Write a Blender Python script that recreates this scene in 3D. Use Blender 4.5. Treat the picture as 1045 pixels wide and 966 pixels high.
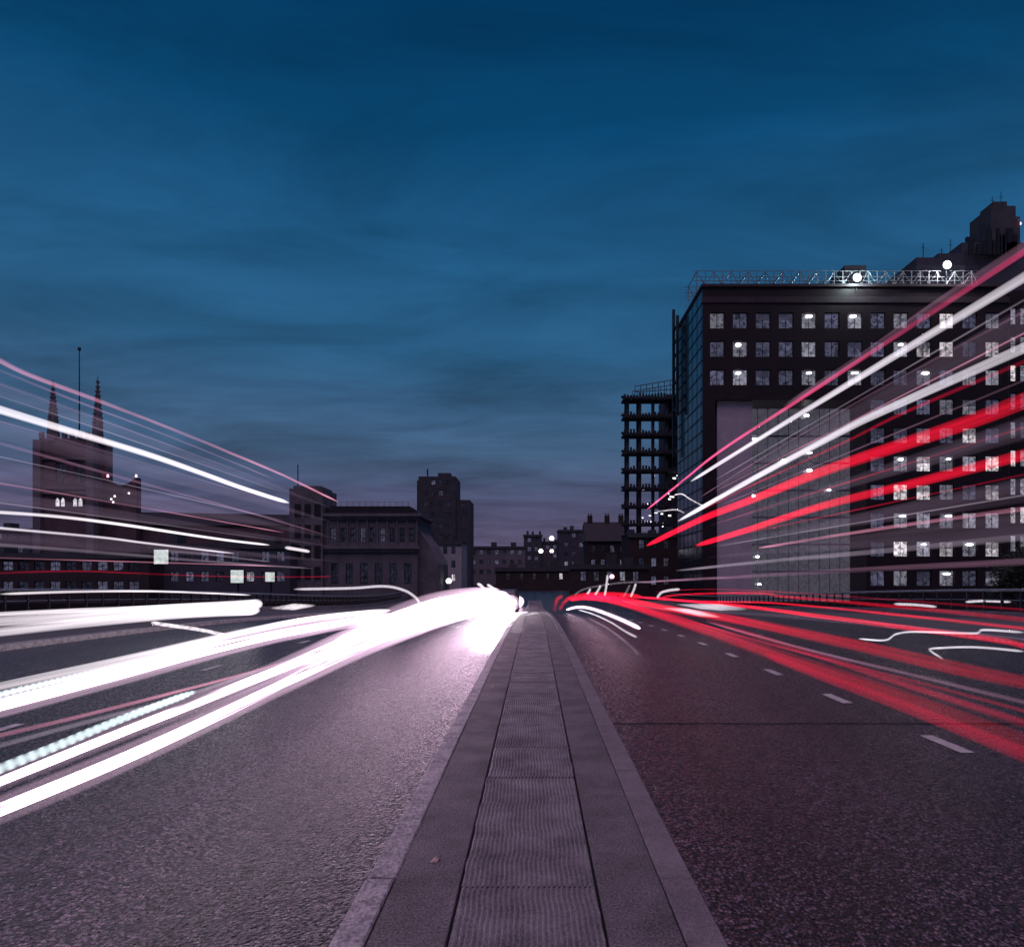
import bpy, math, random
from mathutils import Vector
random.seed(11)
R = math.radians
for o in list(bpy.data.objects):
    bpy.data.objects.remove(o)
S = bpy.context.scene
C = S.collection

# ------------------------------------------------------------------ camera
F = 697.0                     # focal length in photo pixels
VX, VY = 546.0, 585.0         # principal direction in the photo
EYE = 1.5
cd = bpy.data.cameras.new('camera')
cam = bpy.data.objects.new('camera', cd); C.objects.link(cam)
cam.location = (0, 0, EYE); cam.rotation_euler = (R(90), 0, 0)
cd.sensor_fit = 'HORIZONTAL'; cd.sensor_width = 36; cd.lens = F / 1045 * 36
cd.shift_x = (522.5 - VX) / 1045; cd.shift_y = (VY - 483) / 1045
cd.clip_start = 0.05; cd.clip_end = 6000
S.camera = cam

# ------------------------------------------------------------------ dusk sky
W = bpy.data.worlds.new('World'); S.world = W; W.use_nodes = True
nt = W.node_tree; N = nt.nodes; L = nt.links
for n in list(N): N.remove(n)
def nd(tree, t, **k):
    n = tree.nodes.new(t)
    for a, b in k.items(): setattr(n, a, b)
    return n
def math_n(tree, op, a=None, b=None, clamp=False):
    n = nd(tree, 'ShaderNodeMath', operation=op, use_clamp=clamp)
    for i, v in enumerate((a, b)):
        if v is None: continue
        if isinstance(v, (int, float)): n.inputs[i].default_value = v
        else: tree.links.new(v, n.inputs[i])
    return n.outputs[0]
SUN_EL, SUN_ROT = 72, 180
out = nd(nt, 'ShaderNodeOutputWorld')
tc = nd(nt, 'ShaderNodeTexCoord')
sp = nd(nt, 'ShaderNodeSeparateXYZ'); L.new(tc.outputs['Generated'], sp.inputs[0])
sky = nd(nt, 'ShaderNodeTexSky', sky_type='NISHITA', sun_disc=False)
sky.sun_elevation = R(SUN_EL); sky.sun_rotation = R(SUN_ROT)
ramp = nd(nt, 'ShaderNodeValToRGB')
def lin(c):
    return tuple(((v/255)/12.92 if v/255 <= .04045 else ((v/255+.055)/1.055)**2.4) for v in c) + (1,)
stops = [(0.0, (92,82,112)), (.05, (92,84,114)), (.10, (84,86,118)), (.17, (70,98,131)), (.30, (46,98,139)),
         (.42, (33,92,136)), (.54, (8,73,117)), (.64, (2,60,102)), (1, (1,42,76))]
el = ramp.color_ramp.elements
el[0].position, el[0].color = stops[0][0], lin(stops[0][1])
el[1].position, el[1].color = stops[-1][0], lin(stops[-1][1])
for p, c in stops[1:-1]:
    e = el.new(p); e.color = lin(c)
L.new(sp.outputs['Z'], ramp.inputs[0])
zz = math_n(nt, 'ADD', math_n(nt, 'MAXIMUM', sp.outputs['Z'], 0.0), .12)
cx = math_n(nt, 'DIVIDE', sp.outputs['X'], zz); cy = math_n(nt, 'DIVIDE', sp.outputs['Y'], zz)
cb = nd(nt, 'ShaderNodeCombineXYZ'); L.new(cx, cb.inputs[0]); L.new(math_n(nt, 'MULTIPLY', cy, 2.1), cb.inputs[1])
n1 = nd(nt, 'ShaderNodeTexNoise'); L.new(cb.outputs[0], n1.inputs['Vector'])
n1.inputs['Scale'].default_value = 1.05; n1.inputs['Detail'].default_value = 9; n1.inputs['Roughness'].default_value = .60; n1.inputs['Distortion'].default_value = .5
mr = nd(nt, 'ShaderNodeMapRange'); L.new(n1.outputs[0], mr.inputs[0])
for i, v in zip((1, 2, 3, 4), (.30, .72, .62, 1.24)): mr.inputs[i].default_value = v
mul = nd(nt, 'ShaderNodeVectorMath', operation='SCALE'); L.new(ramp.outputs[0], mul.inputs[0]); L.new(mr.outputs[0], mul.inputs['Scale'])
fy = nd(nt, 'ShaderNodeMapRange'); L.new(sp.outputs['Y'], fy.inputs[0])
for i, v in zip((1, 2, 3, 4), (-.5, .45, .5, 1.0)): fy.inputs[i].default_value = v
mul2 = nd(nt, 'ShaderNodeVectorMath', operation='SCALE'); L.new(mul.outputs[0], mul2.inputs[0]); L.new(fy.outputs[0], mul2.inputs['Scale'])
bg1 = nd(nt, 'ShaderNodeBackground'); L.new(mul2.outputs[0], bg1.inputs[0]); bg1.inputs[1].default_value = .92
bg2 = nd(nt, 'ShaderNodeBackground'); L.new(sky.outputs[0], bg2.inputs[0]); bg2.inputs[1].default_value = .0008
ad = nd(nt, 'ShaderNodeAddShader'); L.new(bg1.outputs[0], ad.inputs[0]); L.new(bg2.outputs[0], ad.inputs[1])
L.new(ad.outputs[0], out.inputs[0])

# soft dusk light, a high pink fill standing in for unseen street lamps
sd = bpy.data.lights.new('sun', 'SUN'); sd.energy = .95; sd.angle = R(60); sd.color = (1, .66, .94)
sun = bpy.data.objects.new('sun', sd); C.objects.link(sun)
sun.rotation_euler = (R(90 - SUN_EL), 0, R(180 - SUN_ROT))
vs = S.view_settings
vs.view_transform = 'Standard'; vs.look = 'None'; vs.exposure = 0; vs.gamma = 1
S.cycles.use_denoising = True
S.cycles.max_bounces = 5; S.cycles.sample_clamp_indirect = 4

# ------------------------------------------------------------------ helpers
def X(px, Y): return (px - VX) / F * Y
def Z(py, Y): return EYE + (VY - py) / F * Y

class MB:
    def __init__(s): s.v = []; s.f = []
    def quad(s, *p):
        n = len(s.v); s.v += [tuple(q) for q in p]; s.f.append(tuple(range(n, n + len(p)))); return s
    def box(s, x0, x1, y0, y1, z0, z1):
        n = len(s.v)
        s.v += [(x0,y0,z0),(x1,y0,z0),(x1,y1,z0),(x0,y1,z0),(x0,y0,z1),(x1,y0,z1),(x1,y1,z1),(x0,y1,z1)]
        s.f += [tuple(n + i for i in q) for q in ((0,3,2,1),(4,5,6,7),(0,1,5,4),(1,2,6,5),(2,3,7,6),(3,0,4,7))]
        return s
    def tube(s, pts, r, n=8, cap=True):
        pts = [Vector(p) for p in pts]; base = len(s.v)
        rr = r if isinstance(r, (list, tuple)) else [r] * len(pts)
        for i, p in enumerate(pts):
            t = (pts[min(i+1, len(pts)-1)] - pts[max(i-1, 0)]).normalized()
            a = t.cross(Vector((0,0,1)))
            if a.length < .05: a = Vector((1,0,0))
            a.normalize(); b = a.cross(t)
            for k in range(n):
                th = 2*math.pi*k/n
                s.v.append(tuple(p + (a*math.cos(th) + b*math.sin(th))*rr[i]))
        for i in range(len(pts)-1):
            for k in range(n):
                q = base + i*n; s.f.append((q+k, q+n+k, q+n+(k+1)%n, q+(k+1)%n))
        if cap:
            s.f.append(tuple(base + k for k in range(n)))
            q = base + (len(pts)-1)*n; s.f.append(tuple(q+k for k in range(n))[::-1])
        return s
    def cone(s, x, y, z0, z1, r0, r1, n=8, rot=0.0):
        b = len(s.v)
        for z, r in ((z0, r0), (z1, r1)):
            for k in range(n):
                th = rot + 2*math.pi*k/n; s.v.append((x+r*math.cos(th), y+r*math.sin(th), z))
        for k in range(n): s.f.append((b+k, b+(k+1)%n, b+n+(k+1)%n, b+n+k))
        s.f.append(tuple(b+k for k in range(n))[::-1]); s.f.append(tuple(b+n+k for k in range(n)))
        return s
    def prism(s, poly, y0, y1):
        """extrude an (x,z) outline along y"""
        b = len(s.v); n = len(poly)
        s.v += [(x, y0, z) for x, z in poly] + [(x, y1, z) for x, z in poly]
        s.f.append(tuple(range(b, b+n))); s.f.append(tuple(range(b+2*n-1, b+n-1, -1)))
        for k in range(n): s.f.append((b+(k+1)%n, b+k, b+n+k, b+n+(k+1)%n))
        return s
    def wall(s, x0, x1, z0, z1, y, holes, rev=.3):
        """a facade facing -y with real openings and their reveals"""
        xs = sorted({x0, x1, *[h[0] for h in holes], *[h[1] for h in holes]})
        zs = sorted({z0, z1, *[h[2] for h in holes], *[h[3] for h in holes]})
        xs = [v for v in xs if x0 <= v <= x1]; zs = [v for v in zs if z0 <= v <= z1]
        for i in range(len(xs)-1):
            for j in range(len(zs)-1):
                mx, mz = (xs[i]+xs[i+1])/2, (zs[j]+zs[j+1])/2
                if any(h[0] < mx < h[1] and h[2] < mz < h[3] for h in holes): continue
                s.quad((xs[i],y,zs[j]), (xs[i+1],y,zs[j]), (xs[i+1],y,zs[j+1]), (xs[i],y,zs[j+1]))
        for a, b, c, d in holes:
            s.quad((a,y,c),(a,y,d),(a,y+rev,d),(a,y+rev,c)); s.quad((b,y,c),(b,y+rev,c),(b,y+rev,d),(b,y,d))
            s.quad((a,y,c),(a,y+rev,c),(b,y+rev,c),(b,y,c)); s.quad((a,y,d),(b,y,d),(b,y+rev,d),(a,y+rev,d))
        return s
    def mesh(s, name, m):
        me = bpy.data.meshes.new(name); me.from_pydata(s.v, [], s.f); me.update(); me.materials.append(m); return me
    def build(s, name, m, parent=None, smooth=False):
        me = s.mesh(name, m)
        if smooth:
            for p in me.polygons: p.use_smooth = True
        return link(name, me, parent)
def link(name, me, parent=None, loc=None):
    o = bpy.data.objects.new(name, me); C.objects.link(o)
    if parent:
        o.parent = parent
        if loc is None: o.matrix_parent_inverse = Matrix.Translation(-base_of(parent))
    if loc is not None: o.location = loc
    return o
from mathutils import Matrix
def base_of(o):
    """world position of an object's origin (nothing here is rotated)"""
    p = Vector(o.location)
    if o.parent: p = p + o.matrix_parent_inverse.translation + base_of(o.parent)
    return p
def tag(o, label=None, cat=None, group=None, kind=None):
    for k, v in (('label', label), ('category', cat), ('group', group), ('kind', kind)):
        if v: o[k] = v
    return o
def thing(name, label, cat, loc=(0,0,0), group=None):
    o = bpy.data.objects.new(name, None); C.objects.link(o); o.location = loc; o.empty_display_size = .2
    return tag(o, label, cat, group)
def struct(name, mb, m, smooth=False):
    return tag(mb.build(name, m, None, smooth), kind='structure')

# ------------------------------------------------------------------ materials
def new_mat(name):
    m = bpy.data.materials.new(name); m.use_nodes = True
    t = m.node_tree; b = t.nodes['Principled BSDF']; return m, t, b
def surf(name, col, rough=.8, var=.35, scale=.6, bump=.15, metal=0.0, fine=9.0, spec=.3, hard=.2, mix=.35):
    m, t, b = new_mat(name)
    g = nd(t, 'ShaderNodeNewGeometry')
    n = nd(t, 'ShaderNodeTexNoise'); t.links.new(g.outputs['Position'], n.inputs['Vector'])
    n.inputs['Scale'].default_value = scale; n.inputs['Detail'].default_value = 7; n.inputs['Roughness'].default_value = .65
    n2 = nd(t, 'ShaderNodeTexNoise'); t.links.new(g.outputs['Position'], n2.inputs['Vector'])
    n2.inputs['Scale'].default_value = fine; n2.inputs['Detail'].default_value = 4
    s_ = math_n(t, 'ADD', math_n(t, 'MULTIPLY', n.outputs[0], 1-mix), math_n(t, 'MULTIPLY', n2.outputs[0], mix))
    r = nd(t, 'ShaderNodeValToRGB'); t.links.new(s_, r.inputs[0])
    r.color_ramp.elements[0].position = .5-hard; r.color_ramp.elements[1].position = .5+hard
    r.color_ramp.elements[0].color = tuple(c*(1-var) for c in col) + (1,)
    r.color_ramp.elements[1].color = tuple(c*(1+var) for c in col) + (1,)
    t.links.new(r.outputs[0], b.inputs['Base Color'])
    b.inputs['Roughness'].default_value = rough; b.inputs['Metallic'].default_value = metal
    b.inputs['Specular IOR Level'].default_value = spec
    if bump:
        bp = nd(t, 'ShaderNodeBump'); bp.inputs['Strength'].default_value = bump; bp.inputs['Distance'].default_value = .02
        t.links.new(n2.outputs[0], bp.inputs['Height']); t.links.new(bp.outputs[0], b.inputs['Normal'])
    return m
def emit(name, col, strength, var=0.0, scale=1.0, band=0.0, streak=0.0):
    m, t, b = new_mat(name)
    t.nodes.remove(b)
    e = nd(t, 'ShaderNodeEmission'); e.inputs[0].default_value = tuple(col) + (1,); e.inputs[1].default_value = strength
    g = nd(t, 'ShaderNodeNewGeometry'); v = None
    if var:
        n = nd(t, 'ShaderNodeTexNoise'); n.inputs['Scale'].default_value = scale; n.inputs['Detail'].default_value = 3
        if streak:
            mp = nd(t, 'ShaderNodeMapping'); mp.inputs['Scale'].default_value = (streak, .35, streak)
            t.links.new(g.outputs['Position'], mp.inputs[0]); t.links.new(mp.outputs[0], n.inputs['Vector'])
        else: t.links.new(g.outputs['Position'], n.inputs['Vector'])
        q = nd(t, 'ShaderNodeMapRange'); t.links.new(n.outputs[0], q.inputs[0])
        for i, x in zip((1,2,3,4), (.35,.65,strength*(1-var),strength*(1+var))): q.inputs[i].default_value = x
        v = q.outputs[0]
    if band:
        s = nd(t, 'ShaderNodeSeparateXYZ'); t.links.new(g.outputs['Position'], s.inputs[0])
        w = math_n(t, 'SINE', math_n(t, 'MULTIPLY', s.outputs['Y'], band))
        w = math_n(t, 'ADD', math_n(t, 'MULTIPLY', w, .34*strength), .72*strength); v = w
    if v is not None: t.links.new(v, e.inputs[1])
    t.links.new(e.outputs[0], t.nodes['Material Output'].inputs[0])
    return m
def pane_mat(name, col, strength, contrast=.8, rough=.12):
    """glass with a dim, cluttered room behind it"""
    m, t, b = new_mat(name)
    b.inputs['Base Color'].default_value = (.02,.022,.03,1); b.inputs['Roughness'].default_value = rough
    tcn = nd(t, 'ShaderNodeTexCoord'); oi = nd(t, 'ShaderNodeObjectInfo')
    off = nd(t, 'ShaderNodeVectorMath', operation='ADD'); t.links.new(tcn.outputs['Object'], off.inputs[0])
    sc = nd(t, 'ShaderNodeVectorMath', operation='SCALE'); sc.inputs[0].default_value = (37, 91, 53)
    t.links.new(oi.outputs['Random'], sc.inputs['Scale']); t.links.new(sc.outputs[0], off.inputs[1])
    n = nd(t, 'ShaderNodeTexNoise'); n.inputs['Scale'].default_value = 2.6; n.inputs['Detail'].default_value = 6; n.inputs['Roughness'].default_value = .75
    t.links.new(off.outputs[0], n.inputs['Vector'])
    vo = nd(t, 'ShaderNodeTexVoronoi', distance='CHEBYCHEV'); vo.inputs['Scale'].default_value = 2.9
    t.links.new(off.outputs[0], vo.inputs['Vector'])
    sv = nd(t, 'ShaderNodeSeparateColor'); t.links.new(vo.outputs['Color'], sv.inputs[0])
    mixv = math_n(t, 'ADD', math_n(t, 'MULTIPLY', n.outputs[0], .6), math_n(t, 'MULTIPLY', sv.outputs[0], .4))
    q = nd(t, 'ShaderNodeMapRange'); t.links.new(mixv, q.inputs[0])
    for i, x in zip((1,2,3,4), (.3,.68,strength*(1-contrast),strength*(1+contrast))): q.inputs[i].default_value = x
    rb = math_n(t, 'ADD', math_n(t, 'MULTIPLY', oi.outputs['Random'], .9), .5)
    b.inputs['Emission Color'].default_value = tuple(col) + (1,)
    t.links.new(math_n(t, 'MULTIPLY', q.outputs[0], rb), b.inputs['Emission Strength'])
    return m

def asphalt(name, lo, hi):
    m, t, b = new_mat(name)
    g = nd(t, 'ShaderNodeNewGeometry')
    v = nd(t, 'ShaderNodeTexVoronoi'); v.inputs['Scale'].default_value = 48; v.inputs['Randomness'].default_value = 1
    t.links.new(g.outputs['Position'], v.inputs['Vector'])
    sv = nd(t, 'ShaderNodeSeparateColor'); t.links.new(v.outputs['Color'], sv.inputs[0])
    n = nd(t, 'ShaderNodeTexNoise'); n.inputs['Scale'].default_value = 1.1; n.inputs['Detail'].default_value = 7; n.inputs['Roughness'].default_value = .6
    mp = nd(t, 'ShaderNodeMapping'); mp.inputs['Scale'].default_value = (1.8, .3, 1)
    t.links.new(g.outputs['Position'], mp.inputs[0]); t.links.new(mp.outputs[0], n.inputs['Vector'])
    v2 = nd(t, 'ShaderNodeTexVoronoi'); v2.inputs['Scale'].default_value = 86; t.links.new(g.outputs['Position'], v2.inputs['Vector'])
    s2 = nd(t, 'ShaderNodeSeparateColor'); t.links.new(v2.outputs['Color'], s2.inputs[0])
    chips = math_n(t, 'ADD', math_n(t, 'MULTIPLY', math_n(t, 'POWER', sv.outputs[0], 3.5), .60), math_n(t, 'MULTIPLY', math_n(t, 'POWER', s2.outputs[0], 3.5), .5))
    px_ = nd(t, 'ShaderNodeSeparateXYZ'); t.links.new(g.outputs['Position'], px_.inputs[0])
    wt = math_n(t, 'COSINE', math_n(t, 'MULTIPLY', math_n(t, 'SUBTRACT', math_n(t, 'ABSOLUTE', px_.outputs['X']), 1.55), 2*math.pi/1.55))
    wt = math_n(t, 'MULTIPLY', math_n(t, 'ADD', math_n(t, 'MULTIPLY', wt, .5), .5), n.outputs[0])
    dark = math_n(t, 'SUBTRACT', 1.0, math_n(t, 'MULTIPLY', v.outputs['Distance'], 1.3), True)
    s_ = math_n(t, 'MULTIPLY', math_n(t, 'ADD', chips, math_n(t, 'MULTIPLY', n.outputs[0], .34)), math_n(t, 'MULTIPLY', dark, math_n(t, 'SUBTRACT', 1.12, math_n(t, 'MULTIPLY', wt, .42))))
    r = nd(t, 'ShaderNodeValToRGB'); t.links.new(s_, r.inputs[0])
    r.color_ramp.elements[0].position = .09; r.color_ramp.elements[1].position = .95
    r.color_ramp.elements[0].color = tuple(lo) + (1,); r.color_ramp.elements[1].color = tuple(hi) + (1,)
    t.links.new(r.outputs[0], b.inputs['Base Color'])
    n3 = nd(t, 'ShaderNodeTexNoise'); n3.inputs['Scale'].default_value = 44; n3.inputs['Detail'].default_value = 2
    t.links.new(g.outputs['Position'], n3.inputs['Vector'])
    h = math_n(t, 'ADD', math_n(t, 'ADD', math_n(t, 'MULTIPLY', v.outputs['Distance'], -1.2), math_n(t, 'MULTIPLY', sv.outputs[1], 1.0)), n3.outputs[0])
    bp = nd(t, 'ShaderNodeBump'); bp.inputs['Strength'].default_value = 1.0; bp.inputs['Distance'].default_value = .009
    t.links.new(h, bp.inputs['Height']); t.links.new(bp.outputs[0], b.inputs['Normal'])
    rg = nd(t, 'ShaderNodeMapRange'); t.links.new(sv.outputs[2], rg.inputs[0]); rg.inputs[3].default_value = .16; rg.inputs[4].default_value = .55
    t.links.new(math_n(t, 'SUBTRACT', rg.outputs[0], math_n(t, 'MULTIPLY', wt, .12)), b.inputs['Roughness']); b.inputs['Specular IOR Level'].default_value = .55
    return m

M = dict(
    asphalt=asphalt('asphalt', (.003,.002,.003), (.52,.38,.50)),
    paving=surf('paving', (.13,.125,.125), .7, .3, 1.2, .3, fine=30),
    concrete=surf('concrete', (.195,.175,.182), .75, .6, 2.2, 1, fine=85, hard=.12, mix=.6),
    ridged=surf('ridged_concrete', (.29,.27,.28), .7, .55, 3.2, .8, fine=90, hard=.13, mix=.5),
    kerb=surf('kerb_granite', (.36,.335,.345), .55, .6, 7, 1, fine=45, hard=.12, mix=.5),
    kerb2=surf('kerb_smooth', (.235,.205,.217), .7, .4, 2.4, .6, fine=80, hard=.14, mix=.5),
    joint=surf('joint_dirt', (.035,.03,.034), .9, .3, 3, 0),
    mull=surf('grey_mullion', (.30,.28,.34), .5, .2, 2, 0),
    seam=surf('seam_tar', (.026,.022,.026), .8, .6, 9, .4, fine=60),
    paint=surf('road_paint', (.62,.6,.58), .55, .35, 6, .2, fine=60),
    granite=surf('dark_red_granite', (.034,.022,.028), .45, .35, .4, .05, fine=4),
    granite2=surf('band_granite', (.07,.05,.064), .5, .25, .5, .05, fine=4),
    pillar=surf('pale_granite', (.58,.50,.56), .6, .25, .35, .1, fine=3),
    frame=surf('window_metal', (.05,.05,.06), .4, .2, 2, 0, metal=.6),
    darkmetal=surf('dark_steel', (.045,.05,.06), .5, .3, 2, 0, metal=.5),
    palemetal=surf('galvanised_steel', (.32,.34,.36), .45, .25, 2, 0, metal=.5),
    slab=surf('raw_concrete', (.09,.095,.11), .85, .4, .5, .1),
    brick=surf('sooty_brick', (.07,.05,.055), .85, .4, .6, .15),
    redstone=surf('flint_and_stone', (.15,.10,.12), .85, .5, .5, .2, fine=5),
    stone=surf('portland_stone', (.19,.175,.20), .8, .4, .35, .1, fine=3),
    headlitstone=surf('pale_headlit_stone', (.5,.5,.54), .8, .25, .3, .1),  # headlight brightness on the house front is put into this base colour
    slate=surf('slate_roof', (.032,.032,.042), .6, .3, 1, .1),
    farwall=surf('far_render', (.10,.10,.13), .85, .35, .2, 0),
    farpale=surf('far_pale_render', (.22,.20,.23), .85, .3, .15, 0),
    land=surf('land', (.04,.034,.038), .95, .4, .05, 0, spec=0),
    water=surf('water', (.012,.016,.02), .12, .2, .3, .4, fine=1.2, spec=.5),
    bark=surf('bark', (.04,.032,.028), .9, .4, 4, .3),
    leaf=surf('leaf', (.03,.045,.03), .7, .5, 2, 0),
    deadleaf=surf('dry_leaf', (.5,.38,.34), .7, .4, 40, .1),
    body=surf('car_paint', (.03,.03,.035), .3, .1, 1, 0, spec=.5),
    rubber=surf('rubber', (.02,.02,.02), .8, .2, 5, .1),
    glass=surf('dark_glass', (.03,.04,.055), .08, .1, 1, 0, spec=.8),
    curtain=surf('curtain_glass', (.10,.12,.16), .15, .15, .2, 0, metal=.75, spec=.8),
    p_dim=pane_mat('office_dim', (.60,.60,1.0), .085, .7),
    p_mid=pane_mat('office_mid', (.82,.80,1.0), .18, .6),
    p_lit=pane_mat('office_lit', (1,.92,.98), .48, .7),
    p_dark=pane_mat('dark_pane', (.5,.55,1.0), .018),
    p_hall=pane_mat('hall_glass', (.80,.74,1.0), .13, .22),
    p_arch=pane_mat('arch_pane', (.95,.92,1.0), .55, .4),
    lamp=emit('lamp_white', (.95,.97,1), 6),
    lamp_soft=emit('lamp_soft', (1,.95,.98), 2.2),
    lamp_teal=emit('lamp_cool', (.75,1,.97), 9),
    lamp_pink=emit('lamp_pink', (1,.45,.62), 2.6),
    signlit=emit('sign_panel', (.80,.88,.88), .7, .25, 1.5),
)
# light trails: colour, brightness, variation, fineness of the streaks, beads per metre
T = dict(
    w_hot=((1,.66,.90), 1.7, .6, 34, 0), w=((1,.90,.97), 1.05, .45, 24, 0), w_bead=((.80,.95,1), 1.1, 0, 0, 95),
    grey=((.90,.82,.92), .80, .4, 26, 0), faint=((.60,.48,.62), .20, .6, 14, 0), violet=((.62,.30,.48), .17, .6, 14, 0),
    veil=((.64,.44,.66), .068, .6, 9, 0),
    pink=((1,.10,.28), .70, .6, 12, 0), rose=((.90,.34,.50), .42, .7, 12, 0), red=((1,.008,.038), .80, .5, 26, 0),
    red_hot=((1,.006,.034), .40, .85, 36, 0), red_dim=((.75,.008,.05), .24, .7, 30, 0),
)
core_mat = emit('trail_headlight_core', (1,.70,.92), 4.6, .95, 1, streak=46)
lens_mat = emit('headlight_lens', (1,.9,.97), 14)
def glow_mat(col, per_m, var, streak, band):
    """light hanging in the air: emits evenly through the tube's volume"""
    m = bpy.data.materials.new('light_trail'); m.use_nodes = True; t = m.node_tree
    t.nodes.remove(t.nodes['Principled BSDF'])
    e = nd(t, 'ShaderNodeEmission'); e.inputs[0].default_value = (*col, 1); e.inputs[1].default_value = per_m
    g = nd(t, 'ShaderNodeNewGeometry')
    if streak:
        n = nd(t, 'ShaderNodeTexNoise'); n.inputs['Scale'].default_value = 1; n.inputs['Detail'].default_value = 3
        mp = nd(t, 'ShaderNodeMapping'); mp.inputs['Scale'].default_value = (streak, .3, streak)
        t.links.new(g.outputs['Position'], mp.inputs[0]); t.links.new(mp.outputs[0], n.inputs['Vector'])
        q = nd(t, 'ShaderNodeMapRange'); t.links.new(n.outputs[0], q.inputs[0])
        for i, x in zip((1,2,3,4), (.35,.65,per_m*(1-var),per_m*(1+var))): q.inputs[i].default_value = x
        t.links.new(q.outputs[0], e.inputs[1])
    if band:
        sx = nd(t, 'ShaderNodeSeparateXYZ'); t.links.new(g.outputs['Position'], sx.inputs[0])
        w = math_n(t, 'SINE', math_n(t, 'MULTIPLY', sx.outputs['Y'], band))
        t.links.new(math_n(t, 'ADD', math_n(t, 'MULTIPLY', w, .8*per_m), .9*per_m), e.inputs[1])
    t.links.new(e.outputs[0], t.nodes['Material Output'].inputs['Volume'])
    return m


# ------------------------------------------------------------------ road, median, pavements
def sm(t): t = max(0, min(1, t)); return t*t*(3-2*t)
def rz(y): return -2.0 * sm((y - 12) / 68)
ROAD = -.12
YS = [-8 + 2*i for i in range(10)] + [11 + .75*i for i in range(52)] + [51 + 2.5*i for i in range(17)] + [120, 148]
def strip(x0, x1, dz, ys=YS, mb=None, thick=None):
    mb = mb or MB()
    for a, b in zip(ys, ys[1:]):
        za, zb = rz(a)+dz, rz(b)+dz
        mb.quad((x0,a,za),(x1,a,za),(x1,b,zb),(x0,b,zb))
        if thick:
            mb.quad((x0,a,za),(x0,b,zb),(x0,b,zb-thick),(x0,a,za-thick)); mb.quad((x1,b,zb),(x1,a,za),(x1,a,za-thick),(x1,b,zb-thick))
    return mb
struct('land', MB().quad((-2500,90,-2.4),(2500,90,-2.4),(2500,5000,-2.4),(-2500,5000,-2.4)).quad((-2500,90,-9.5),(2500,90,-9.5),(2500,90,-2.4),(-2500,90,-2.4)), M['land'])
struct('river', MB().quad((-2500,-900,-9),(2500,-900,-9),(2500,90,-9),(-2500,90,-9)), M['water'])
PW = 17.2
struct('road', strip(-11.2, 11.2, ROAD), M['asphalt'], True)
struct('bridge_deck', strip(-PW-.3, PW+.3, ROAD-.25, [y for y in YS if y <= 95], thick=1.6), M['slab'])
MED = [y for y in YS if y <= 88]
struct('median_base', strip(-.82, .77, -.035, MED, thick=.09), M['joint'])
def blocks(x0, x1, y0, y1, step, gap, zt, depth, jit=0.0, bev=.008):
    """bevelled stones laid end to end along the road"""
    mb = MB(); y = y0
    while y < y1:
        a, b = y + gap/2, y + step - gap/2; j = random.uniform(-jit, jit); jx = random.uniform(-jit, jit)
        n = len(mb.v); q = bev
        for (yy, ins) in ((a, 0), (b, 0)):
            z = rz(yy) + zt + j
            mb.v += [(x0+jx,yy,z-depth),(x0+jx,yy,z-q),(x0+q+jx,yy,z),(x1-q+jx,yy,z),(x1+jx,yy,z-q),(x1+jx,yy,z-depth)]
        for k in range(5): mb.f.append((n+k, n+k+1, n+6+k+1, n+6+k))
        mb.f.append((n,n+5,n+4,n+3,n+2,n+1)); mb.f.append((n+6,n+7,n+8,n+9,n+10,n+11))
        y += step
    return mb
struct('kerb', blocks(-.83, -.69, -4, 88, .92, .006, 0.0, .14, .005), M['kerb'])
struct('kerb', blocks(.615, .78, -4, 88, 1.84, .006, .004, .14, .002), M['kerb2'])
struct('median_paving', blocks(-.684, -.366, -4, 88, 3.6, .005, 0.0, .05, .0015, .004), M['concrete'])
struct('median_paving', blocks(.300, .609, -4.4, 88, 3.6, .005, 0.0, .05, .0015, .004), M['concrete'])
# ribbed centre slabs
mb = MB(); x0, x1, NR = -.353, .287, 26; y = -2.0; row = 0
while y < 88:
    ln = .88; near = y < 13
    st = [y + .0006] + ([y + ln*k/14 for k in range(1, 14)] if near else [y + ln/2]) + [y + ln - .0006]
    ph = random.uniform(0, 6); jx = random.uniform(-.006, .006); jz = random.uniform(-.0012, .0012)
    base = len(mb.v); per = NR*4 + 1
    for yy in st:
        wob = .0045*math.sin(yy*9 + ph) + .003*math.sin(yy*23 + ph)
        for k in range(per):
            u = k/(per-1); c = (.5 - .5*math.cos(2*math.pi*k/4))
            c = max(0, min(1, c*1.15)) 
            mb.v.append((x0 + (x1-x0)*u + (wob + jx if 0 < k < per-1 else 0), yy, rz(yy) + jz - .010 + .012*c + .001*math.sin(yy*41 + k)))
    for i in range(len(st)-1):
        for k in range(per-1):
            q = base + i*per + k; mb.f.append((q, q+1, q+per+1, q+per))
    y += ln
struct('median_paving', mb, M['ridged'])
# bridge pavements with kerbs
for s in (-1, 1):
    a, b = sorted((s*11.45, s*PW))
    struct('pavement', strip(a, b, 0, [y for y in YS if y <= 90]), M['paving'])
    a, b = sorted((s*11.15, s*11.449))
    struct('kerb', blocks(a, b, -6, 88, 1.2, .01, .003, .14, .004), M['kerb'])
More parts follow.
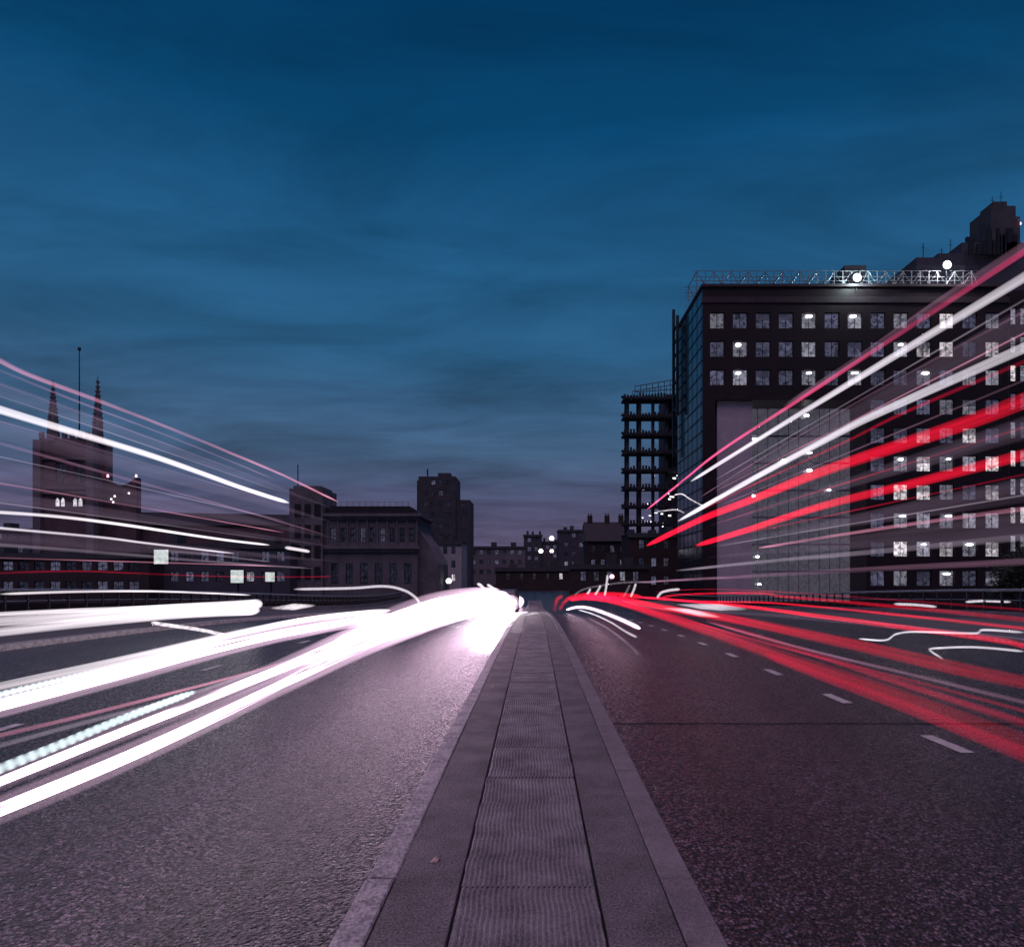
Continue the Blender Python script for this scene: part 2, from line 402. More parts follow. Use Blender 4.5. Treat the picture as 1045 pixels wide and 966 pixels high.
# lane dashes on the right, far left line
mb = MB(); y = 1.45
while y < 70:
    a, b = y, y + .66
    mb.quad((3.845,a,rz(a)+ROAD+.004),(3.975,a,rz(a)+ROAD+.004),(3.975,b,rz(b)+ROAD+.004),(3.845,b,rz(b)+ROAD+.004)); y += 2.36
struct('lane_marking', mb, M['paint'])
mb = MB(); y = 2.0
while y < 70:
    a, b = y, y + .66
    mb.quad((-5.6,a,rz(a)+ROAD+.004),(-5.49,a,rz(a)+ROAD+.004),(-5.49,b,rz(b)+ROAD+.004),(-5.6,b,rz(b)+ROAD+.004)); y += 4.7
struct('lane_marking', mb, M['paint'])
mb = MB(); x = .79
while x < 11.1:
    n = min(x+random.uniform(.1,.3), 11.15); j = random.uniform(-.008,.008); w_ = random.uniform(.022,.042)
    mb.quad((x,7.36-w_+j,ROAD+.004),(n,7.36-w_+j,ROAD+.004),(n,7.36+w_+j,ROAD+.004),(x,7.36+w_+j,ROAD+.004)); x = n+.001
struct('expansion_joint', mb, M['seam'])

# litter on the median
def litter(px, py, s, label, rot):
    d = F*EYE/(py-VY); x = (px-VX)/F*d; mb = MB()
    pts = [(-1,0),(-.55,.42),(.05,.5),(.6,.3),(1.05,.02),(.5,-.35),(-.1,-.3),(-.5,-.42)]
    c, q = math.cos(rot), math.sin(rot)
    n = len(mb.v); mb.v.append((x, d, .012))
    for i, (a, b) in enumerate(pts):
        mb.v.append((x+s*(a*c-b*q), d+s*(a*q+b*c)*1.3, .004 + .010*((i*7) % 3)))
    for i in range(len(pts)): mb.f.append((n, n+1+i, n+1+(i+1) % len(pts)))
    for f in list(mb.f): pass
    o = mb.build('leaf', M['deadleaf']); so = o.modifiers.new('thick', 'SOLIDIFY'); so.thickness = .003
    tag(o, label, 'leaf', 'dry leaves on the median')
litter(445, 880, .030, 'larger curled pale leaf on the left concrete strip nearest the viewer', .3)
litter(503, 701, .028, 'small pale scrap of leaf on the left concrete strip farther up the median', 1.0)
litter(456, 738, .022, 'tiny pale leaf lying on the granite kerb of the median', .1)

# ------------------------------------------------------------------ bridge railings
def railing(s, label):
    t = thing('bridge_railing', label, 'railing', (s*(PW-.1), 10, 0), 'railings along both sides of the bridge')
    ys = [y for y in YS if 8 <= y <= 92]
    x = s*(PW-.1); a, b = x-.07, x+.07
    mb = MB(); strip(a-.06, b+.06, .30, ys, mb, thick=.55); mb.build('dwarf_wall', M['stone'], t)
    mb = MB()
    mb.tube([(x, y, rz(y)+1.08) for y in ys], .055, 8); mb.build('handrail', M['palemetal'], t)
    mb = MB(); mb.tube([(x, y, rz(y)+.72) for y in ys], .022, 6); mb.build('lower_rail', M['palemetal'], t)
    pm = MB().box(-.045,.045,-.03,.03,-.02,.80).box(-.075,.075,-.05,.05,-.02,.03).mesh('post', M['darkmetal'])
    y = 9.0
    while y < 88:
        link('post', pm, t, Vector((x, y, rz(y)+.30)) - base_of(t)); y += 1.0
railing(-1, 'steel bridge railing along the left pavement with low stone wall')
railing(1, 'steel bridge railing along the right pavement below the office block')

# ------------------------------------------------------------------ generic windows
def win_meshes(w, h, mats, mull=1, tran=0, fr=.09, d=.12):
    """frame and pane meshes about the opening's bottom-left corner"""
    mb = MB(); mb.box(0,fr,0,d,0,h).box(w-fr,w,0,d,0,h).box(fr,w-fr,0,d,0,fr).box(fr,w-fr,0,d,h-fr,h)
    for k in range(mull): c = w*(k+1)/(mull+1); mb.box(c-fr*.4,c+fr*.4,.01,d-.01,fr,h-fr)
    for k in range(tran): c = h*(k+1)/(tran+1); mb.box(fr,w-fr,.015,d-.015,c-fr*.35,c+fr*.35)
    frm = mb.mesh('window', M['frame'])
    panes = {}
    for m in mats:
        panes[m] = MB().quad((fr*.5,d*.6,fr*.5),(w-fr*.5,d*.6,fr*.5),(w-fr*.5,d*.6,h-fr*.5),(fr*.5,d*.6,h-fr*.5)).mesh('pane', M[m])
    return frm, panes
def put_window(parent, frm, pane, x, y, z, base):
    w = link('window', frm, parent, Vector((x,y,z)) - base)
    p = link('pane', pane, w, Vector((0,0,0)))
    return w

# ------------------------------------------------------------------ office block on the right
D = 91.0
def office():
    x0, x1 = X(717, D), X(1029, D); zb, zt = -2.4, Z(293, D)
    t = thing('office_building', 'dark granite office block with square windows and lit rooftop terrace', 'building', ((x0+x1)/2, D, zb))
    base = base_of(t)
    rows = [327,356,385,415,444,473,502,531,560,590]; cols = [732+23.45*k for k in range(13)]
    w, h = 15.0/F*D, 16.0/F*D
    rx0, rx1, rzt = X(730, D), X(885, D), Z(408, D)
    holes, wins = [(rx0, rx1, zb, rzt)], []
    lit = {(0,4),(0,6),(1,1),(2,1),(2,4),(2,6),(5,8),(5,10),(7,8),(7,10),(8,9),(8,11),(9,10),(1,8),(2,9)}
    for r, py in enumerate(rows):
        for c, px in enumerate(cols):
            if r > 2 and px < 890: continue
            a, z = X(px, D)-w/2, Z(py, D)-h/2
            holes.append((a, a+w, z, z+h)); wins.append((r, c, a, z))
    mb = MB(); mb.wall(x0, x1, zb, zt, D, holes, .38)
    DP = 16
    mb.quad((x1,D,zb),(x1,D+DP,zb),(x1,D+DP,zt),(x1,D,zt)).quad((x0,D+DP,zb),(x0,D+DP,zt),(x1,D+DP,zt),(x1,D+DP,zb)).quad((x0,D,zt),(x1,D,zt),(x1,D+DP,zt),(x0,D+DP,zt))
    mb.build('wall', M['granite'], t)
    # horizontal string courses and vertical joints stand proud of the granite
    mb = MB(); mb.box(x0-.1, x1+.1, D-.12, D-.003, Z(309,D), Z(303,D)); mb.box(x0-.2,x1+.2,D-.25,D+DP+.2,zt,zt+.35)
    mb.build('cornice', M['granite2'], t)
    frm, panes = win_meshes(w, h, ('p_dim','p_mid','p_lit'), 1, 0, .08, .14)
    lampm = MB().tube([(-.55,.1,-.1),(-.3,.1,-.1),(.3,.1,-.1),(.55,.1,-.1)],[.1,.24,.24,.1],8).mesh('ceiling_light', M['lamp'])
    blind = MB()
    for k in range(6): blind.box(.1,w-.1,0,.03,-.16*k-.13,-.16*k-.02)
    blind = blind.mesh('blind', M['palemetal'])
    for r, c, a, z in wins:
        p = 'p_dim' if random.random() < .8 else 'p_mid'
        if c > 7 and r > 3: p = random.choice(('p_mid','p_mid','p_lit','p_dim'))
        if c > 8 and r < 3: p = random.choice(('p_mid','p_dim','p_lit'))
        if r == 9: p = random.choice(('p_dim','p_dim','p_mid'))
        if (r, c) in lit: p = 'p_mid'
        wo = put_window(t, frm, panes[p], a, D+.2, z, base)
        if (r, c) in lit: link('ceiling_light', lampm, wo, Vector((w*random.choice((.38,.5,.62)), -.22, h-.38))).scale = (random.uniform(.5,1), 1, random.uniform(.45,1.05))
        elif random.random() < .4: link('blind', blind, wo, Vector((0, -.06, h-.05)))
    # the cut-out corner: back glazing, side walls, soffit, pale pillar
    yb = D + 5
    xp0, xp1 = X(733, D), X(769, D)
    MB().box(xp0, xp1, D+.6, D+3.0, zb, rzt-.003).build('pillar', M['pillar'], t)
    g = MB().quad((rx0,yb,zb),(rx1,yb,zb),(rx1,yb,rzt),(rx0,yb,rzt)).build('glass_wall', M['p_hall'], t)
    mb = MB()
    for k in range(15):
        xx = rx0 + (rx1-rx0)*k/14; mb.box(xx-.04,xx+.04,yb-.12,yb-.02,zb,rzt)
    zz_ = rzt - 3.8
    while zz_ > zb: mb.box(rx0,rx1,yb-.18,yb-.13,zz_-.2,zz_+.1); zz_ -= 3.8
    mb.build('mullions', M['mull'], g)
    mb = MB().quad((rx1,D+.38,zb),(rx1,yb,zb),(rx1,yb,rzt),(rx1,D+.38,rzt)).quad((rx0,D+.38,zb),(rx0,D+.38,rzt),(rx0,yb,rzt),(rx0,yb,zb)).quad((rx0,D+.38,rzt),(rx1,D+.38,rzt),(rx1,yb,rzt),(rx0,yb,rzt))
    mb.build('recess_lining', M['granite2'], t)
    lm = MB().tube([(-.5,0,0),(-.25,0,.03),(.25,0,.03),(.5,0,0)],[.08,.22,.22,.08],8).mesh('hall_light', M['lamp'])
    for px, py in ((758,421),(770,448),(823,424),(826,462),(826,480),(768,506),(872,557),(872,586),(773,568),(775,596),(846,500),(800,470)):
        link('hall_light', lm, t, Vector((X(px,yb-.6), yb-.6, Z(py,yb-.6))) - base).scale = (random.uniform(.45,.9), 1, random.uniform(.5,.9))
    # glazed flank going back from the left corner
    fl = MB().quad((x0,D,zb),(x0,D,zt),(x0,D+DP,zt),(x0,D+DP,zb)).build('glass_flank', M['curtain'], t)
    mb = MB(); zz_ = zb
    while zz_ < zt: mb.box(x0-.06,x0-.004,D+.3,D+DP-.1,zz_,zz_+.22); zz_ += 1.9
    for k in range(8): yy = D + .5 + k*2.7; mb.box(x0-.1,x0-.065,yy,yy+.12,zb,zt)
    mb.build('mullions', M['frame'], fl)
    mb = MB(); mb.box(x0-.9, x0-.5, D+DP-3.5, D+DP-3.1, zt-14, zt+1); mb.box(x0-.9,x0-.5,D+DP-.6,D+DP-.2,zt-20,zt+3)
    for k in range(7): mb.box(x0-.88,x0-.52,D+DP-3.4,D+DP-.3,zt-13+2.1*k,zt-12.9+2.1*k)
    mb.build('maintenance_mast', M['darkmetal'], t)
    # roof terrace: trellis of posts, rails and diagonal bars
    mb = MB(); r0, r1 = X(708, D), X(1000, D); za, zc = zt+.35, Z(275, D)
    for yy in (D+.4, D+5.5):
        k = 0; xx = r0+.5
        while xx < r1:
            mb.box(xx-.05,xx+.05,yy-.05,yy+.05,za,zc)
            if True:
                nx = min(xx+1.15, r1); lo, hi = (za+.1, zc-.1) if k % 2 else (zc-.1, za+.1)
                mb.tube([(xx,yy,lo),(nx,yy,hi)], .04, 5); mb.tube([(xx,yy+2.4,hi),(nx,yy+2.4,lo)], .04, 5)
            xx += 1.15; k += 1
        for q in (.35, .6, 1): mb.box(r0,r1,yy-.04,yy+.04,za+(zc-za)*q-.05,za+(zc-za)*q)
    xx = r0+.5
    while xx < r1: mb.box(xx-.04,xx+.04,D+.45,D+5.45,zc-.09,zc-.01); xx += 2.3
    mb.build('roof_trellis', M['palemetal'], t)
    for px0, px1, h_ in ((768,812,-.6),(862,884,2.2),(890,925,-.4),(935,985,2.2)):
        MB().box(X(px0,D+9), X(px1,D+9), D+9, D+14, zt+.353, Z(286,D+9)+h_).build('plant_room', M['farwall'], t)
    return x0, x1, zb, zt
ox0, ox1, ozb, ozt = office()
def flood(px, py, Y, m, label, r=.42):
    x, z = X(px, Y), Z(py, Y); t = thing('floodlight', label, 'floodlight', (x, Y, z))
    mb = MB(); mb.tube([(x,Y+.05,z),(x,Y+.55,z)], [r*1.15, r*.6], 14); mb.build('housing', M['darkmetal'], t)
    mb = MB(); mb.tube([(x,Y-.12,z),(x,Y+.04,z)], [r*.55, r], 14); mb.build('lens', M[m], t, True)
    mb = MB(); mb.box(x-.06,x+.06,Y+.25,Y+.37,z-1.7,z-r*.7); mb.build('bracket', M['darkmetal'], t)
    ld = bpy.data.lights.new('flood_glow', 'POINT'); ld.energy = 420*r*r*10; ld.shadow_soft_size = .3; ld.color = M[m].node_tree.nodes['Emission'].inputs[0].default_value[:3]
    lo = bpy.data.objects.new('flood_glow', ld); C.objects.link(lo); lo.parent = t; lo.location = (0, -.9, 0)
flood(875, 283, D-.4, 'lamp_teal', 'cool white floodlight glaring on the roof trellis of the office block', .52)
flood(967, 270, D-.2, 'lamp', 'white floodlight in front of the dark rooftop plant at the upper right', .52)
flood(1041, 228, D+24, 'lamp_pink', 'small pink light high on the chimney at the right edge', .28)

# stepped dark block behind, at the upper right
def rear_block():
    Y = D + 23; zb = -2.4
    t = thing('plant_tower', 'dark stepped rooftop mass with a tall chimney rising at the upper right', 'building', (X(990,Y),Y,zb))
    mb = MB()
    for px0, px1, py, dy in ((936,1100,262,12),(958,1100,258,10),(982,1100,247,8)):
        mb.box(X(px0,Y),X(px1,Y),Y+dy*.02,Y+14+dy,zb,Z(py,Y))
    mb.build('wall', M['farwall'], t)
    mb = MB(); mb.box(X(1009,Y),X(1034,Y),Y-.6,Y+5,Z(262,Y),Z(212,Y)); mb.box(X(1012,Y),X(1026,Y),Y-.4,Y+3,Z(212,Y),Z(207,Y)); mb.box(X(1030,Y),X(1041,Y),Y,Y+5,Z(262,Y),Z(221,Y))
    mb.build('chimney', M['slab'], t)
    mb = MB()
    for k in range(12):
        px = 985 + random.random()*55; w_ = .3+random.random()*.9
        mb.box(X(px,Y-.5),X(px,Y-.5)+w_,Y-.9,Y-.65,Z(262,Y),Z(262,Y)+1+random.random()*3.4)
    mb.build('vents', M['darkmetal'], t)
    for px, h_, w_ in ((944,2.6,.1),(963,1.7,.08),(972,3.2,.07),(989,1.2,.5),(1003,3.8,.08),(1015,2.2,.06),(1024,3.0,.07)):
        z = Z(262,Y) if px < 982 else Z(247,Y) if px < 1009 else Z(212,Y)
        MB().box(X(px,Y),X(px,Y)+w_,Y+.6,Y+.6+w_,z-.1,z+h_).box(X(px,Y)-.3,X(px,Y)+.4,Y+.62,Y+.66,z+h_*.7,z+h_*.7+.06).build('aerial', M['darkmetal'], t)
rear_block()
# wing at the far right edge
def wing():
    Y = D + 3; x0, x1 = X(1029.5, Y), X(1130, Y); zb, zt = -2.4, Z(296, Y)
    t = thing('office_wing', 'dark wing with paired narrow lit windows at the right edge', 'building', ((x0+x1)/2,Y,zb)); base = base_of(t)
    w, h = .85, 2.3; holes, wins = [], []
    for r in range(9):
        for c in range(7):
            a, z = x0 + .25 + c*1.35 + (c//2)*.5, Z(314 + 29*r, Y)-h
            if a + w > x1 - .2: continue
            holes.append((a,a+w,z,z+h)); wins.append((a,z))
    mb = MB().wall(x0,x1,zb,zt,Y,holes,.3)
    mb.quad((x0,Y,zt),(x1,Y,zt),(x1,Y+14,zt),(x0,Y+14,zt)).quad((x1,Y,zb),(x1,Y+14,zb),(x1,Y+14,zt),(x1,Y,zt)); mb.build('wall', M['granite'], t)
    frm, panes = win_meshes(w, h, ('p_dim','p_mid','p_lit'), 0, 1, .08, .1)
    for a, z in wins: put_window(t, frm, panes[random.choice(('p_dim','p_mid','p_mid','p_lit'))], a, Y+.15, z, base)
wing()

# ------------------------------------------------------------------ tower under construction
def construction():
    Y = 140.0; x0, x1 = X(639, Y), X(704, Y); dp = 4.2; zb = -2.4
    t = thing('construction_tower', 'unfinished tower of open floor slabs beside the office block', 'building', ((x0+x1)/2,Y,zb)); base = base_of(t)
    zs = [Z(405+18.4*k, Y) for k in range(11)]
    for i, z in enumerate(zs):
        mb = MB().box(x0-.5,x1,Y-.5,Y+dp,z-.4,z)
        mb.build('floor_slab', M['slab'], t)
    for z in zs:
        mb = MB()
        for k in range(22):
            xx = x0-.55 + (x1-x0)*k/21
            hh = .8+random.random()*.7
            mb.box(xx,xx+.42,Y-.62,Y-.52,z-.55-random.random()*.25,z-.4+hh*.75)
        mb.box(x0-1.0,x0-.5,Y-.6,Y+.4,z-.2,z+.15)
        mb.build('edge_protection', M['darkmetal'], t)
    for px in (641, 653.5, 667, 681, 696):
        for yy in (Y+.6, Y+dp-1):
            if yy > Y+2 and px > 660: continue
            xx = X(px, Y); MB().box(xx-.3,xx+.3,yy,yy+.6,zb,zs[0]-.55).build('column', M['slab'], t)
    co = MB().box(X(684,Y),x1,Y+dp+.02,Y+dp+9,zb,zs[0]+1.5).build('core', M['farwall'], t)
    mb = MB()
    for k in range(34):
        px, py = random.uniform(654, 692), random.choice([488,498,507,517,526,535,545,556])+random.uniform(-3,3)
        x, z = X(px,Y+1), Z(py,Y+1); w_ = random.uniform(.2,.8); MB().box(x,x+w_,Y+1-k*.004,Y+1.1,z,z+random.uniform(.12,.3)).build('work_light', M['lamp_soft'], t)
    mb = MB()
    za = zs[0]
    for k in range(9):
        f = k/8; xx = X(648+48*f, Y); top = Z(394-8*f, Y)
        mb.box(xx-.06,xx+.06,Y,Y+.12,za,top); mb.box(xx-.06,xx+.06,Y+4,Y+4.12,za,top)
    for q in (.45, 1):
        for yy in (Y+.06, Y+4.06): mb.tube([(X(648,Y),yy,za+(Z(394,Y)-za)*q),(X(696,Y),yy,za+(Z(386,Y)-za)*q)], .09, 5)
    mb.build('scaffold', M['darkmetal'], t)
construction()

# ------------------------------------------------------------------ simple blocks with windows
def block(name, label, px0, px1, py, Y, mat, dp=14, win=None, group=None, roof=None, lit=.15, zb=-2.4, cat='building', panes_=('p_dark','p_dim','p_mid'), extra=None):
    x0, x1, zt = X(px0,Y), X(px1,Y), Z(py,Y)
    t = thing(name, label, cat, ((x0+x1)/2, Y, zb), group); base = base_of(t)
    holes, wins = [], []
    if win:
        w, h, sx, sz = win
        nx = max(1, int((x1-x0-.6)/sx)); ox = (x1-x0-(nx-1)*sx-w)/2
        z = zt - 1.0 - h
        while z > zb + .8:
            for k in range(nx):
                a = x0+ox+k*sx; holes.append((a,a+w,z,z+h)); wins.append((a,z))
            z -= sz
        if len(wins) > 99: 
            keep = wins[:99]; holes = [(a,a+w,z,z+h) for a, z in keep]; wins = keep
    mb = MB().wall(x0,x1,zb,zt,Y,holes,.25)
    mb.quad((x0,Y,zb),(x0,Y,zt),(x0,Y+dp,zt),(x0,Y+dp,zb)).quad((x1,Y,zb),(x1,Y+dp,zb),(x1,Y+dp,zt),(x1,Y,zt)).quad((x0,Y+dp,zb),(x0,Y+dp,zt),(x1,Y+dp,zt),(x1,Y+dp,zb))
    if roof != 'gable': mb.quad((x0,Y,zt),(x1,Y,zt),(x1,Y+dp,zt),(x0,Y+dp,zt))
    mb.build('wall', mat, t)
    if wins:
        frm, panes = win_meshes(w, h, panes_, 1, 1, .08, .1)
        for a, z in wins:
            p = panes_[-1] if random.random() < lit else random.choice(panes_[:-1])
            put_window(t, frm, panes[p], a, Y+.12, z, base)
    if roof == 'gable':
        hr = dp*.42; mb = MB(); n = 0
        mb.v += [(x0-.4,Y-.4,zt-.02),(x1+.4,Y-.4,zt-.02),(x1+.4,Y+dp+.4,zt-.02),(x0-.4,Y+dp+.4,zt-.02),(x0-.4,Y+dp/2,zt+hr),(x1+.4,Y+dp/2,zt+hr)]
        mb.f += [(0,1,5,4),(2,3,4,5),(0,4,3),(1,2,5),(0,3,2,1)]
        ro = mb.build('roof', M['slate'], t)
        mb = MB()
        for q in (.12, .55, .9):
            xx = x0+(x1-x0)*q; mb.box(xx-.6,xx+.6,Y+dp/2-.5,Y+dp/2+.5,zt+hr*.6,zt+hr+1.6)
            for j in (-.3,.3): mb.cone(xx+j,Y+dp/2,zt+hr+1.6,zt+hr+2.2,.16,.12,6)
        mb.build('chimney', M['brick'], ro)
    elif roof == 'flat':
        mb = MB(); mb.box(x0-.25,x1+.25,Y-.25,Y-.003,zt-.6,zt+.25); mb.box(x0-.25,x1+.25,Y,Y+dp,zt+.003,zt+.25)
        for k in range(3): xx = x0+(x1-x0)*(k+random.uniform(.1,.6))/3; mb.box(xx,xx+min(1.8,(x1-x0)*.12),Y+3,Y+6,zt+.252,zt+random.uniform(1.0,2.2))
        mb.build('parapet', M['slab'], t)
    if extra: extra(t, x0, x1, zt)
    return t
W1 = (1.0, 1.7, 2.3, 3.4); W2 = (1.3, 1.5, 2.6, 3.3)
# centre of the horizon
block('tower_block', 'tall dark tower block left of the vanishing point', 427, 465, 486, 190, M['slab'], 12, (1.2,1.3,2.1,3.0), lit=.02, panes_=('p_dark','p_dim'),
      extra=lambda t,x0,x1,zt: MB().box(x0+2,x0+2.4,192,192.4,zt,zt+2.4).box(x0+5,x0+8.5,193,197,zt,zt+1.4).box(x0-.5,x0,190.5,192,zt-22,zt-1).build('roof_plant', M['slab'], t))
block('tower_block', 'narrower dark tower block stepping down at the right of the tall one', 465.3, 479.5, 510, 191, M['slab'], 12, (1.2,1.3,2.1,3.0), lit=.05, panes_=('p_dark','p_dim'))
block('stone_house', 'pale stone house front with a brightly lit left corner', 446, 471, 553, 150, M['headlitstone'], 12, (.9,1.6,1.8,3.0), roof='flat', lit=.4, panes_=('p_dark','p_dim','p_lit'))
block('far_block', 'long low grey block closing the view behind the headlight glare', 470, 536, 558, 230, M['farpale'], 16, W2, 'far blocks at the end of the road', 'flat', .05)
block('far_block', 'small square dark block in the middle of the horizon', 534.5, 553, 546, 250, M['farwall'], 14, W2, 'far blocks at the end of the road', 'flat', .04)
block('far_block', 'grey far block under two round white lights', 553.3, 572, 553, 255, M['farpale'], 14, W2, 'far blocks at the end of the road', 'flat', .05)
block('far_block', 'dark flat topped far block to the right of two round lights', 570, 601, 541, 240, M['farwall'], 14, W2, 'far blocks at the end of the road', 'flat', .05)
block('terrace_building', 'dark gabled building with chimneys left of the unfinished tower', 599, 641, 552, 165, M['brick'], 12, W1, 'dark street fronts near the unfinished tower', 'gable', .10)
block('terrace_building', 'dark street front with scattered lit windows below the unfinished tower', 641.5, 693, 545, 128, M['brick'], 10, W1, 'dark street fronts near the unfinished tower', 'flat', .16, panes_=('p_dark','p_dim','p_lit'))
block('terrace_building', 'low dark shop row at the right of the vanishing point', 582, 662, 577, 120, M['brick'], 5, W1, 'dark street fronts near the unfinished tower', 'flat', .14)
block('street_front', 'low dark frontage with two tiny lit windows closing the road at the vanishing point', 506, 585, 580, 150, M['brick'], 8, (.8,1.4,2.9,3.2), roof='flat', lit=.2, panes_=('p_dark','p_dark','p_lit'))
# left bank
def classical():
    Y = 112.0
    x0, x1 = X(331,Y), X(426,Y); zb, zt = -2.4, Z(527,Y)
    t = thing('classical_building', 'stone building with deep cornices and a railed flat roof left of the towers', 'building', ((x0+x1)/2,Y,zb)); base = base_of(t)
    holes, wins = [], []
    zc = Z(560, Y)
    for k in range(9):
        a = x0+1.0+k*1.62
        holes.append((a,a+.85,zc+1.1,zc+3.5)); wins.append((a,zc+1.1,0))
    for k in range(6):
        a = x0+1.1+k*2.4
        holes.append((a,a+1.2,zb+2.2,zb+5.6)); wins.append((a,zb+2.2,1))
    mb = MB().wall(x0,x1,zb,zt,Y,holes,.4)
    mb.quad((x0,Y,zb),(x0,Y,zt),(x0,Y+15,zt),(x0,Y+15,zb)).quad((x1,Y,zb),(x1,Y+15,zb),(x1,Y+15,zt),(x1,Y,zt)); mb.build('wall', M['stone'], t)
    mb = MB().box(x0-.6,x1+.6,Y-.75,Y+15,zt,zt+.5).box(x0-.35,x1+.35,Y-.4,Y-.003,zt-.5,zt-.003)
    mb.box(x0-.5,x1+.5,Y-.65,Y-.003,zc,zc+.5).box(x0-.3,x1+.3,Y-.35,Y-.003,zc-.5,zc-.003)
    n = 30
    for k in range(n): xx = x0+(x1-x0)*k/(n-1); mb.box(xx-.1,xx+.1,Y-.62,Y-.36,zt-.28,zt-.003)
    mb.build('cornice', M['stone'], t)
    mb = MB()
    for k in range(10): xx = x0+.6+k*1.62; mb.cone(xx,Y-.12,zc+.5,zt-.5,.2,.17,10)
    mb.build('columns', M['stone'], t)
    ro = MB().prism([(x0+.2,zt+.5),(x1+.4,zt+.5),(x1-1.4,Z(516,Y)),(x0+.2,Z(516,Y))], Y+.5, Y+13).build('roof', M['slate'], t)
    mb = MB(); zr = Z(516,Y)
    for k in range(14): xx = x0+.4+k*1.02; mb.box(xx-.03,xx+.03,Y+.9,Y+.96,zr,zr+.75)
    mb.box(x0+.2,x1-1.6,Y+.9,Y+.96,zr+.7,zr+.76).box(x0+.2,x1-1.6,Y+.9,Y+.96,zr+.35,zr+.39); mb.build('railing', M['palemetal'], ro)
    f1, p1 = win_meshes(.85, 2.4, ('p_dark','p_dim'), 1, 1, .07, .1); f2, p2 = win_meshes(1.2, 3.4, ('p_dark','p_dim'), 1, 2, .08, .1)
    for a, z, k in wins: put_window(t, (f1,f2)[k], random.choice(((p1,p2)[k]['p_dark'],(p1,p2)[k]['p_dark'],(p1,p2)[k]['p_dim'])), a, Y+.22, z, base)
    # corner pavilion with mast
    xa, xb, zz_ = X(297,Y), X(331,Y)-.02, Z(499,Y)
    mb = MB().box(xa,xb,Y-.8,Y+7,zb,zz_).box(xa+.5,xb-.5,Y-.3,Y+6,zz_,zz_+.5); mb.build('pavilion', M['stone'], t)
    mb = MB()
    for k in range(3):
        for j in range(4): mb.box(xa+.9+k*1.6,xa+1.9+k*1.6,Y-.9,Y-.803,zb+3+j*3.4,zb+5+j*3.4)
    mb.build('shutters', M['slate'], t)
    mb = MB().tube([(X(304,Y),Y,zz_),(X(304,Y),Y,Z(474,Y))], .09, 6); mb.build('mast', M['darkmetal'], t)
    # splayed return facade to the right
    xr = X(446,Y); mb = MB()
    mb.prism([(x1+.03,zb),(xr,zb),(xr,Z(575,Y)),(X(437,Y),Z(556,Y)),(x1+.03,Z(541,Y))], Y+1.5, Y+14); mb.build('return_wing', M['stone'], t)
classical()

